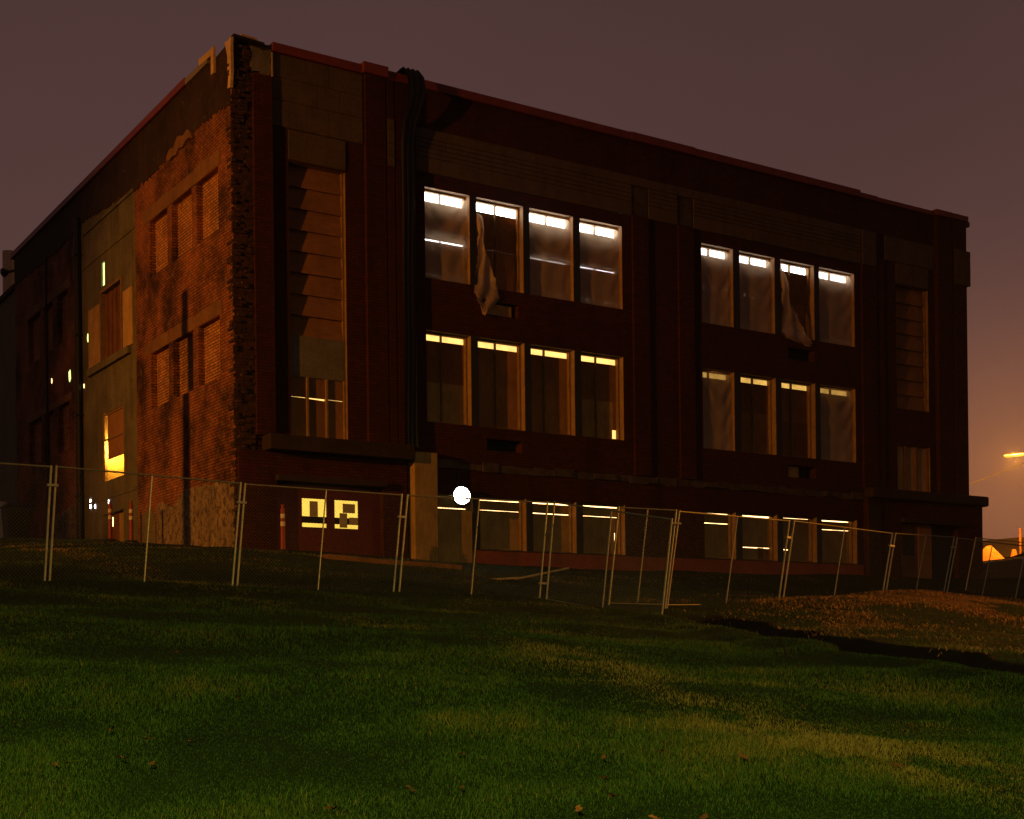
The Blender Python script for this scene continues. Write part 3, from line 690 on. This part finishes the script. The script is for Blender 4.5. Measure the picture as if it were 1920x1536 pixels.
# adjoining lower building
AX = empty('annex_building', (0,0,0), 'plain grey lower building adjoining the far left end of the brick school', 'building')
mb = MB(); mb.box(.06,14,20.72,46,1.0,11.9); mb.build('wall', M['annex'], AX)
mb = MB(); mb.box(-.04,14.1,20.73,46.1,11.902,12.08); mb.build('roof', M['tar'], AX)
mb = MB(); mb.tube((.9,25.2,12.09),(.9,25.2,14.5),.26,n=20); vs = mb.build('vent_stack', M['vent'], None, smooth=False)
tag(vs, 'pale round vent stack standing on the grey annex roof', 'vent')
mb = MB(); mb.tube((.9,24.3,12.08),(.9,24.3,14.2),.035); mb.tube((.9,23.95,12.08),(.9,23.95,14.2),.035); mb.box(.8,1.0,23.85,24.4,14.2,14.26)
tag(mb.build('flue_pipe', M['black']), 'pair of thin dark flue pipes beside the pale vent stack', 'pipe')
mb = MB(); mb.tube((.05,20.96,12.62),(-.1,21.2,12.62),.05); mb.tube((-.1,21.2,12.62),(-.22,21.4,12.62),.06,.17,n=14)
tag(mb.build('alarm_horn', M['black']), 'small dark horn fixed to the far left end of the brick wall', 'alarm horn')

# ------------------------------------------------------------------ plastic sheets
def sheet(i, x0, x1, z0, z1, label, sag, y=.10):
    nx, nz = 22, 34; v = []; f = []
    ph = random.uniform(0,6)
    for j in range(nz+1):
        for k in range(nx+1):
            u = k/nx; w = j/nz; x = x0+.03+(x1-x0-.06)*u
            arc = 4*u*(1-u)
            top = z1-.10-sag*arc if True else z1
            z = z0+.02+(top-z0-.02)*(1-w)
            fold = math.sin((arc*3.2-w*9)*2.2+ph)*.036*math.exp(-w*2.0)+.007*math.sin(u*17+ph+3*w)+.010*math.sin(u*7-w*4+ph*2)
            v.append((x, y+fold-.02*arc*(1-w), z))
    for j in range(nz):
        for k in range(nx): a = j*(nx+1)+k; f.append((a, a+nx+1, a+nx+2, a+1))
    me = bpy.data.meshes.new('plastic_sheet'); me.from_pydata(v, [], f); me.materials.append(M['sheet']); me.polygons.foreach_set('use_smooth',[True]*len(f)); me.update()
    o = bpy.data.objects.new('plastic_sheet', me); COL.objects.link(o); tag(o, label, 'plastic sheet', 'plastic sheets over the windows')
z0, z1 = rows[0]
SH = [(0,bankA[0],.16,'plastic sheet over the top floor window with the longest bright white slit'),
 (2,bankA[2],.0,'plastic sheet over the third top floor window from the left'),
 (3,bankA[3],.02,'plastic sheet with a drooping fold on the last top floor window of the left bank'),
 (4,bankB[0],.07,'plastic sheet over the first top floor window of the right bank'),
 (5,bankB[1],.08,'plastic sheet over top floor window left of the smaller torn sheet'),
 (7,bankB[3],-.02,'plastic sheet over the rightmost top floor window of the right bank')]
for i,(a,b),s,lab in SH: sheet(i,a,b,z0,z1,lab,s)
z0, z1 = rows[1]
sheet(8,*bankB[0],z0,z1,'plastic sheet over the first middle floor window of the right bank',-.06)
sheet(9,*bankB[3],z0,z1,'plastic sheet over the rightmost middle floor window of the right bank',-.06)
def torn(poly, y0, label, mat):
    """hanging strip: rows of (z, xa, xb) with pleats"""
    nx = 12; v = []; f = []; rowsn = []
    for q in range(len(poly)-1):
        for s in range(6):
            t = s/6; rowsn.append([poly[q][i]+(poly[q+1][i]-poly[q][i])*t for i in range(3)])
    rowsn.append(list(poly[-1])); n = len(rowsn)
    for j,(z,xa,xb) in enumerate(rowsn):
        for k in range(nx+1):
            u = k/nx; w = xb-xa
            amp = .05*math.exp(-((w-.05)/.5)**2)+.02; ed = (1 if k in (0, nx) else 0)*random.uniform(-.03,.03); cr = random.uniform(-.012,.012)
            v.append((xa+w*u+.01*math.sin(j*.7)+ed, y0-.10*min(1,j/10)+amp*math.sin(u*10+.25*j)+.02*math.sin(j*.5)+cr+.012*math.sin(u*31+j*.9), z-.05*math.sin(u*5+j*.1)*(j/n)))
    for j in range(n-1):
        for k in range(nx): a = j*(nx+1)+k; f.append((a, a+nx+1, a+nx+2, a+1))
    me = bpy.data.meshes.new('torn_plastic_sheet'); me.from_pydata(v, [], f); me.materials.append(mat); me.polygons.foreach_set('use_smooth',[True]*len(f)); me.update()
    o = bpy.data.objects.new('torn_plastic_sheet', me); COL.objects.link(o); tag(o, label, 'plastic sheet', 'torn plastic sheets hanging from windows')
torn([(10.12,6.80,6.86),(10.02,6.79,6.98),(9.6,6.82,6.98),(9.2,6.80,7.08),(8.7,6.77,7.24),(8.2,6.72,7.40),(7.95,6.70,7.46),(7.75,6.78,7.36),(7.45,6.92,7.02)], .06, 'long torn plastic sheet dangling below the sill of the second top floor window', M['sheetfold'])
torn([(10.40,17.86,17.90),(10.1,17.86,18.0),(9.6,17.88,18.16),(9.1,17.88,18.36),(8.7,17.88,18.62),(8.3,17.90,18.95),(8.10,18.0,19.15),(7.98,18.6,19.2)], .07, 'smaller torn plastic sheet hanging diagonally across a right bank top floor window', M['sheetfold'])

# black tarpaulin over the parapet
mb = MB()
prof = [(-.12,13.36,4.50,4.92),(-.30,13.33,4.48,4.95),(-.42,13.15,4.50,5.02),(-.44,12.8,4.55,5.08),(-.36,12.4,4.58,5.02),(-.24,12.0,4.50,4.90),(-.19,11.4,4.48,4.86),(-.18,10,4.50,4.88),(-.17,8,4.48,4.84),(-.17,6,4.50,4.85),(-.16,4.2,4.48,4.84),(-.16,3.74,4.48,4.86)]
prof = [(.40,13.10,4.52,4.90),(.36,13.32,4.50,4.90)]+prof
n = 10; rr = []
for j,(y,z,xa,xb) in enumerate(prof):
    rr.append([(xa+(xb-xa)*k/n, y-.03*math.sin(k*1.9+j*.6)-.02*math.sin(k*3.1), z+.02*math.sin(k*2.3)) for k in range(n+1)])
for j in range(len(rr)-1):
    for k in range(n): mb.face([rr[j][k], rr[j+1][k], rr[j+1][k+1], rr[j][k+1]])
o = mb.build('tarpaulin', M['tarp'], smooth=True); tag(o, 'black tarpaulin strip draped over the parapet and hanging down the front wall', 'tarpaulin')

# white work light on the ground floor windows
wl = empty('work_light', (6.12,-.2,2.57), 'blazing white work light hanging in front of the ground floor windows', 'lamp')
n = 28; ring = lambda r,y: [(math.cos(2*math.pi*i/n)*r, y, math.sin(2*math.pi*i/n)*r*.92) for i in range(n)]
mb = MB(); prof = [(.255,-.04),(.23,.02),(.17,.08),(.11,.12),(.05,.145)]
for (r0,y0),(r1,y1) in zip(prof[:-1],prof[1:]):
    a, b = ring(r0,y0), ring(r1,y1)
    for i in range(n): mb.face([a[i], a[(i+1)%n], b[(i+1)%n], b[i]])
mb.build('reflector', M['enamel'], wl, smooth=True)
mb = MB(); prof = [(.27,-.042),(.245,.03),(.18,.095),(.11,.14),(.02,.165)]
for (r0,y0),(r1,y1) in zip(prof[:-1],prof[1:]):
    a, b = ring(r0,y0), ring(r1,y1)
    for i in range(n): mb.face([b[i], b[(i+1)%n], a[(i+1)%n], a[i]])
a, b = ring(.27,-.042), ring(.255,-.04)
for i in range(n): mb.face([a[i], a[(i+1)%n], b[(i+1)%n], b[i]])
mb.tube((0,.16,0),(0,.16,.55),.02); mb.box(-.05,.05,.13,.198,.5,.62); mb.build('housing', M['black'], wl)
mb = MB(); L = 8
for q in range(L):
    t0, t1 = math.pi*q/L, math.pi*(q+1)/L
    for i in range(16):
        f0, f1 = 2*math.pi*i/16, 2*math.pi*(i+1)/16; P_ = lambda t,f: (.085*math.sin(t)*math.cos(f), .03+.085*math.cos(t), .085*math.sin(t)*math.sin(f))
        mb.face([P_(t0,f0),P_(t1,f0),P_(t1,f1),P_(t0,f1)])
mb.build('bulb', M['lamp_white'], wl)

# ------------------------------------------------------------------ fence
def lerp(p, q, t): return Vector(p).lerp(Vector(q), t)
def fence_panel(bl, br, tl, tr, label, clamps=()):
    bl, br, tl, tr = map(Vector, (bl, br, tl, tr)); e = empty('fence_panel', bl, label, 'fence panel', 'chain link fence panels in a row across the slope')
    r = .018; q = lambda p: Vector(p)-bl
    up = (tl-bl).normalized()
    for nm, a, b in (('post',bl-up*.0,tl),('post',br,tr)):
        mb = MB(); mb.tube(q(a-up*.12), q(b+up*.02), r, n=10); mb.build(nm, M['galv'], e)
    mb = MB(); mb.tube(q((bl+br)/2), q((tl+tr)/2), r*.75, n=8); mb.build('middle_post', M['galv'], e)
    mb = MB(); mb.tube(q(tl), q(tr), r*.85, n=10); mb.build('top_rail', M['rail'], e)
    mb = MB(); mb.tube(q(lerp(bl,tl,-.02)), q(lerp(br,tr,-.02)), r*.7, n=8); mb.build('bottom_rail', M['rail'], e)
    W = (br-bl).length; H = (tl-bl).length; nrm = (br-bl).cross(tl-bl).normalized()*.003
    mb = MB(); s = .062; k = -H
    P = lambda u,v: q(lerp(lerp(bl,br,u/W), lerp(tl,tr,u/W), v/H))
    while k < W:
        u0, v0 = (k, 0) if k >= 0 else (0, -k); u1 = min(W, k+H); v1 = u1-k
        if v1 > v0+.02: mb.tube(P(u0,v0)+nrm, P(u1,v1)+nrm, .0015, n=3, caps=False); mb.tube(P(W-u0,v0)-nrm, P(W-u1,v1)-nrm, .0015, n=3, caps=False)
        k += s
    mb.build('chain_link', M['wire'], e)
    for c in clamps:
        mb = MB(); p = q(lerp(br,tr,c)); d = (br-bl).normalized(); mb.obox(p+d*.04, d*.085, nrm.normalized()*.032, Vector((0,0,.02))); mb.build('clamp', M['galv'], e)
    return e
PAN = [((-9.75,-8.44,-.33),(-6.68,-8.44,-.33),(-9.62,-8.51,1.50),(-6.58,-8.51,1.49),'fence panel cut off by the left edge of the photo',(.84,)),
 ((-6.60,-8.42,-.33),(-3.54,-8.46,-.40),(-6.49,-8.49,1.50),(-3.39,-8.54,1.41),'fence panel in front of the orange lit side wall',(.82,)),
 ((-3.45,-8.46,-.42),(-.40,-8.46,-.44),(-3.31,-8.54,1.40),(-.24,-8.54,1.38),'fence panel in front of the lit entrance door windows',(.78,)),
 ((-.28,-8.46,-.44),(2.64,-8.80,-.46),(-.12,-8.54,1.38),(2.78,-8.90,1.36),'fence panel in front of the blazing white work light',(.14,)),
 ((2.70,-8.95,-.48),(3.70,-11.20,-.95),(2.84,-9.05,1.35),(3.88,-11.32,.87),'fence panel swung out towards the viewer beside the ditch',()),
 ((3.76,-9.55,-.57),(4.92,-9.86,-.60),(3.94,-9.66,1.25),(5.12,-9.98,1.22),'narrow gate panel behind the swung out fence panel',(.86,)),
 ((5.04,-9.78,-.60),(9.20,-8.60,-.50),(5.25,-9.92,1.21),(9.42,-8.75,1.31),'fence panel in front of the lit right ground floor windows',(.80,)),
 ((9.38,-8.55,-.49),(12.66,-8.43,-.62),(9.62,-8.70,1.32),(12.93,-8.60,1.18),'fence panel in front of the right bank and dark pier',(.84,)),
 ((12.83,-8.38,-.61),(15.95,-7.52,-.52),(13.10,-8.55,1.19),(16.25,-7.72,1.28),'fence panel in front of the dark right entrance',(.86,)),
 ((16.20,-7.42,-.51),(19.60,-6.95,-.56),(16.50,-7.62,1.28),(19.95,-7.15,1.22),'fence panel with bright top rail reaching the right edge of the photo',(.8,))]
for p in PAN: fence_panel(*p)
fence_panel((23.78,-2.04,.10),(26.4,-3.9,-.2),(24.11,-2.25,1.98),(26.75,-4.1,1.62),'distant fence panel beyond the right corner of the building',())

# ------------------------------------------------------------------ small things on the slope
def delineator(x, y, label, h=1.06):
    z = gz(x,y); e = empty('traffic_delineator', (x,y,z), label, 'delineator post', 'orange and white delineator posts by the building')
    def lathe(p, name, m):
        mb = MB()
        for (r0,a),(r1,b) in zip(p[:-1],p[1:]): mb.tube((0,0,a),(0,0,b),r0,r1,n=14)
        mb.build(name, M[m], e)
    lathe([(.055,.06),(.052,.60)], 'post', 'orange'); lathe([(.054,.601),(.054,.70)], 'reflective_band', 'white'); lathe([(.051,.701),(.051,.78)], 'post', 'orange'); lathe([(.053,.781),(.053,.88)], 'reflective_band', 'white')
    lathe([(.05,.881),(.048,h-.06),(.03,h-.03),(.03,h),(.045,h+.01),(.045,h+.03)], 'handle', 'orange')
    mb = MB(); mb.hexa([(.2*math.cos(i*math.pi/4),.2*math.sin(i*math.pi/4),0) for i in range(8)],[(.16*math.cos(i*math.pi/4),.16*math.sin(i*math.pi/4),.06) for i in range(8)]); mb.build('base', M['black'], e)
delineator(-1.02,6.46,'orange and white delineator post in front of the concrete bay door')
delineator(-1.02,4.67,'orange and white delineator post in front of the stained plaster wall')
delineator(.43,-1.69,'orange and white delineator post left of the dark red entrance doors')
a, b = Vector((4.02,-5.85,gz(4.02,-5.85)+.05)), Vector((5.0,-6.5,gz(5.0,-6.5)+.42)); d = (b-a)
mb = MB(); mb.obox((a+b)/2, d/2, Vector((.05,.08,0)), Vector((0,0,.02))); mb.obox(a+d*.05-Vector((.3,-.16,.0)), Vector((.38,-.2,.02)), Vector((.04,.07,0)), Vector((0,0,.02)))
tag(mb.build('plank', M['woodpale']), 'loose wooden plank lying on the grass behind the fence', 'plank')
mb = MB(); mb.obox((3.3,-12.0,gz(3.3,-12.)+.10), (.62,.20,.0), (-.06,.2,0), (0,0,.03))
tag(mb.build('board', M['ledge']), 'dark board laid across the end of the ditch', 'board')
mb = MB(); xs = np.linspace(.8,3.4,12)
for i in range(11):
    y0, y1 = -2.9-.55*(xs[i]-.8), -2.9-.55*(xs[i+1]-.8)
    mb.hexa([(xs[i],y0-.35,gz(xs[i],y0)-.1),(xs[i+1],y1-.35,gz(xs[i+1],y1)-.1),(xs[i+1],y1+.35,gz(xs[i+1],y1)-.1),(xs[i],y0+.35,gz(xs[i],y0)-.1)],[(xs[i],y0-.35,gz(xs[i],y0)+.05),(xs[i+1],y1-.35,gz(xs[i+1],y1)+.05),(xs[i+1],y1+.35,gz(xs[i+1],y1)+.05),(xs[i],y0+.35,gz(xs[i],y0)+.05)])
tag(mb.build('path', M['lintel']), 'short concrete path edge by the plywood hoarding', 'path', kind='structure')
mb = MB(); z = gz(-1.62,15.8); mb.tube((-1.75,15.8,z),(-1.75,15.8,z+1.15),.34,n=24); mb.tube((-1.75,15.8,z+1.15),(-1.75,15.8,z+1.22),.34,.20,n=24)
tag(mb.build('water_tank', M['white']), 'white round tank standing at the left edge by the wall', 'tank')
mb = MB(); z = gz(-1.75,13.7); mb.hexa([(-2.05,13.4,z),(-1.45,13.4,z),(-1.45,14.0,z),(-2.05,14.0,z)],[(-2.12,13.33,z+1.0),(-1.38,13.33,z+1.0),(-1.38,14.07,z+1.0),(-2.12,14.07,z+1.0)]); 
wb = mb.build('waste_bin', M['black']); mb = MB(); mb.hexa([(-2.16,13.29,z+1.002),(-1.34,13.29,z+1.002),(-1.34,14.11,z+1.002),(-2.16,14.11,z+1.002)],[(-2.05,13.4,z+1.12),(-1.45,13.4,z+1.12),(-1.45,14.0,z+1.12),(-2.05,14.0,z+1.12)]); mb.build('lid', M['black'], wb)
tag(wb, 'black waste bin beside the white tank', 'bin')

# ------------------------------------------------------------------ far right: site beyond the corner
FB = empty('distant_building', (0,0,0), 'low orange lit building with dark roof beyond the right corner', 'building')
mb = MB(); mb.box(90,125,40,62,1.5,6.4); mb.build('wall', M['farwall'], FB)
mb = MB(); mb.hexa([(88.8,38.6,6.41),(126.5,38.6,6.41),(126.5,63.5,6.41),(88.8,63.5,6.41)],[(92,46,8.3),(124,46,8.3),(124,57,8.3),(92,57,8.3)]); mb.build('roof', M['farroof'], FB)
for k in range(6):
    mb = MB(); mb.box(92.5+k*5,95+k*5,39.93,39.99,3.6,5.4); mb.build('window', M['dark'], FB)
mb = MB(); n = 11; x, y = 76.2, 37.2; z = gz(x,y)
lv = [[(x+r*math.cos(2*math.pi*i/n)*random.uniform(.85,1.15), y+r*math.sin(2*math.pi*i/n)*random.uniform(.85,1.15), z+h_) for i in range(n)] for r,h_ in ((2.7,-.2),(1.7,1.3),(.9,2.3),(.2,3.1))]
for q in range(3):
    for i in range(n): mb.face([lv[q][i], lv[q][(i+1)%n], lv[q+1][(i+1)%n], lv[q+1][i]])
mb.face(lv[3]); tag(mb.build('sand_pile', M['farwall'], smooth=True), 'pointed pale pile lit orange below the street lamp', 'pile')
for x,y,zt_,lab in ((86.0,41.6,8.4,'left one of two thin orange lit poles at the right edge'),(86.6,41.2,8.5,'right one of two thin orange lit poles at the right edge')):
    mb = MB(); z = gz(x,y); mb.tube((x,y,z-.2),(x,y,zt_),.09,n=8); mb.tube((x,y,zt_),(x,y,zt_+.06),.12,n=8); tag(mb.build('pole', M['farwall']), lab, 'pole', 'thin poles at the right edge')
x, y = 79.5, 37.4; z = gz(x,y); mb = MB(); mb.tube((x,y,z-.2),(x,y,z+2.2),.22,.15,n=10); mb.tube((x,y,z+2.2),(x,y,z+2.9),.30,.15,n=10)
tag(mb.build('post', M['farwall']), 'stubby upright post lit orange near the pale pile', 'post')
mb = MB(); c = (31.0,.7); n = 14; zz = gz(*c)
ring = [[(c[0]+r*math.cos(2*math.pi*i/n)*random.uniform(.88,1.1), c[1]+r*.7*math.sin(2*math.pi*i/n)*random.uniform(.88,1.1), zz-.1+h_+random.uniform(-.05,.05)) for i in range(n)] for r,h_ in ((4.8,-.15),(3.5,.34),(2.0,.62),(.8,.78))]
for j in range(3):
    for i in range(n): mb.face([ring[j][i], ring[j][(i+1)%n], ring[j+1][(i+1)%n], ring[j+1][i]])
mb.face(ring[3]); tag(mb.build('soil_mound', M['soil'], smooth=True), 'dark mound of dug soil beyond the right corner', 'mound')
mb = MB(); mb.tube((29.6,1.6,1.42),(31.5,.9,2.02),.07,n=8); mb.tube((31.4,.95,2.0),(33.4,.1,1.75),.07,n=8); mb.tube((30.2,1.3,1.5),(33.2,-.3,1.45),.06,n=8)
tag(mb.build('timber_frame', M['bark']), 'dark crossed timber poles leaning over the soil mound', 'timber')

SL = empty('street_lamp', (81.0,28.8,gz(81.0,28.8)), 'orange sodium street lamp with long arm at the right edge', 'street lamp')
L0 = Vector((81.0,28.8,gz(81.0,28.8))); tip = Vector((77.3,35.3,13.27)); arm = Vector((81.0,28.8,13.7))
mb = MB(); mb.tube((0,0,-.2),(0,0,arm.z-L0.z),.12,.07,n=12); mb.build('pole', M['galv'], SL)
mb = MB(); prev = arm
for t in np.linspace(0,1,9)[1:]:
    p = arm.lerp(tip, t)+Vector((0,0,.35*math.sin(math.pi*t))); mb.tube(prev-L0, p-L0, .04, n=8); prev = p
mb.build('arm', M['galv'], SL)
d = Vector((-.49,.87,-.03)).normalized(); sd_ = d.cross(Vector((0,0,1))).normalized()
mb = MB(); mb.obox(tip-L0+d*.1, d*.95, sd_*.20, Vector((0,0,.07))); mb.build('housing', M['capgrey'], SL, bevel=.03)
mb = MB(); n = 12; c = tip-L0+d*.22-Vector((0,0,.075)); mb.hexa([c+d*.85*math.cos(2*math.pi*i/n)*.8+sd_*.10*math.sin(2*math.pi*i/n)-Vector((0,0,.13)) for i in range(n)][::-1],[c+d*.85*math.cos(2*math.pi*i/n)+sd_*.14*math.sin(2*math.pi*i/n) for i in range(n)][::-1]); mb.build('lens', M['lamp_sodium'], SL)
# power line
mb = MB(); p0, p1 = Vector((64,50.5,5.5)), Vector((99,27.5,21.5)); prev = p0
for t in np.linspace(0,1,25)[1:]:
    p = p0.lerp(p1,t)-Vector((0,0,.6*math.sin(math.pi*t))); mb.tube(prev,p,.035,n=5); prev = p
tag(mb.build('power_line', M['black']), 'thin power line crossing the sky right of the building', 'cable')

# ------------------------------------------------------------------ utility pole (left, its shadow falls on the side wall)
UP = empty('utility_pole', (-20.5,-4.9,gz(-20.5,-4.9)), 'plain wooden pole standing on the grass left of the building', 'utility pole')
H = 8.0-gz(-20.5,-4.9); mb = MB(); mb.tube((0,0,-.3),(0,0,H),.17,.11,n=12); mb.build('pole', M['bark'], UP)
mb = MB(); mb.tube((0,0,H),(0,0,H+.05),.13,.06,n=12); mb.build('pole_cap', M['capgrey'], UP)
# ------------------------------------------------------------------ lamps
def spot(name, loc, target, power, color, angle, blend, rad):
    l = bpy.data.lights.new(name, 'SPOT'); l.energy = power; l.color = color; l.spot_size = angle; l.spot_blend = blend; l.shadow_soft_size = rad
    o = bpy.data.objects.new(name, l); COL.objects.link(o); o.location = loc
    o.rotation_euler = (Vector(target)-Vector(loc)).to_track_quat('-Z','Y').to_euler(); return o
def point(name, loc, power, color, rad):
    l = bpy.data.lights.new(name, 'POINT'); l.energy = power; l.color = color; l.shadow_soft_size = rad
    o = bpy.data.objects.new(name, l); COL.objects.link(o); o.location = loc; return o
SOD = (1.,.335,.022)
spot('sodium_street_lamp_light', (-42,-13.5,8.2), (0,2.2,6.), 58000, SOD, R(30), 1., .10)
point('right_street_lamp_light', tuple(tip+d*.22-Vector((0,0,.35))), 34000, SOD, .3)
spot('near_street_lamp_light', (-15.5,-32.5,4.2), (-10.2,-25.4,-2.4), 4700, (1.,.97,.18), R(92), 1., .25)
spot('added_sodium_fill_light', (27,-21,6.8), (8.,-13.5,-1.), 22000, SOD, R(50), 1., .12)  # unseen extra spot, added to brighten the straw and the grass at right

# ------------------------------------------------------------------ night sky
w = bpy.data.worlds.new('World'); scene.world = w; w.use_nodes = True; nt = w.node_tree; N = nt.nodes; Lk = nt.links
bg = N['Background']; tc = N.new('ShaderNodeTexCoord'); sep = N.new('ShaderNodeSeparateXYZ'); Lk.new(tc.outputs['Generated'], sep.inputs[0])
rp = N.new('ShaderNodeValToRGB'); Lk.new(sep.outputs[2], rp.inputs[0]); e = rp.color_ramp.elements
e[0].position = 0; e[0].color = (.124,.055,.038,1); e[1].position = .55; e[1].color = (.060,.031,.029,1)
q = e.new(.17); q.color = (.103,.052,.047,1); q = e.new(.33); q.color = (.082,.041,.038,1)
dirn = N.new('ShaderNodeVectorMath'); dirn.operation = 'DOT_PRODUCT'; Lk.new(tc.outputs['Generated'], dirn.inputs[0])
g = (Vector((40.5,8.,6.))-Vector(CAM)).normalized(); dirn.inputs[1].default_value = g
pw = N.new('ShaderNodeMath'); pw.operation = 'POWER'; pw.use_clamp = True; Lk.new(dirn.outputs['Value'], pw.inputs[0]); pw.inputs[1].default_value = 220
mx = N.new('ShaderNodeMix'); mx.data_type = 'RGBA'; mx.blend_type = 'ADD'; Lk.new(pw.outputs[0], mx.inputs[0]); Lk.new(rp.outputs[0], mx.inputs[6]); mx.inputs[7].default_value = (.15,.045,.005,1)
ns = N.new('ShaderNodeTexNoise'); ns.inputs['Scale'].default_value = 2.2; ns.inputs['Detail'].default_value = 5; Lk.new(tc.outputs['Generated'], ns.inputs['Vector'])
mr = N.new('ShaderNodeMapRange'); mr.inputs[1].default_value = .3; mr.inputs[2].default_value = .7; mr.inputs[3].default_value = .90; mr.inputs[4].default_value = 1.10; Lk.new(ns.outputs[0], mr.inputs[0])
Lk.new(mx.outputs[2], bg.inputs[0]); Lk.new(mr.outputs[0], bg.inputs[1])

# ------------------------------------------------------------------ thin haze, added for a glow around the lamps
mb = MB(); mb.box(-60,140,-60,75,-8,30)
hz = NT('night_haze'); hz.n.remove(hz.bsdf); pv = hz.new('ShaderNodeVolumePrincipled'); pv.inputs['Color'].default_value = (.9,.9,.9,1); pv.inputs['Density'].default_value = .00022; pv.inputs['Anisotropy'].default_value = .55
hz.link(pv.outputs[0], hz.out.inputs['Volume'])
tag(mb.build('haze', hz.mat), 'thin haze added to give a glow around the lamps', 'haze', kind='stuff')
# ------------------------------------------------------------------ camera and render
cd = bpy.data.cameras.new('camera'); co = bpy.data.objects.new('camera', cd); COL.objects.link(co); scene.camera = co
fw = Vector((FW[0], FW[1], .00028)).normalized(); rt = Vector((RT[0], RT[1], 0)); up = rt.cross(fw)
r2 = rt*math.cos(ROLL)+up*math.sin(ROLL); u2 = up*math.cos(ROLL)-rt*math.sin(ROLL)
m = Matrix.Identity(4)
for i in range(3): m[i][0] = r2[i]; m[i][1] = u2[i]; m[i][2] = -fw[i]; m[i][3] = CAM[i]
co.matrix_world = m
cd.sensor_width = 36; cd.lens = 36*F_PX/1920; cd.shift_y = (CY-768)/1920; cd.clip_end = 3000; cd.clip_start = .1
vs_ = scene.view_settings; scene.display_settings.display_device = 'sRGB'; vs_.view_transform = 'Standard'; vs_.look = 'None'; vs_.exposure = 0; vs_.gamma = 1
scene.render.engine = 'CYCLES'; cy = scene.cycles; cy.use_denoising = True; cy.max_bounces = 6; cy.transparent_max_bounces = 12; cy.sample_clamp_indirect = 3.0; cy.caustics_reflective = False; cy.caustics_refractive = False
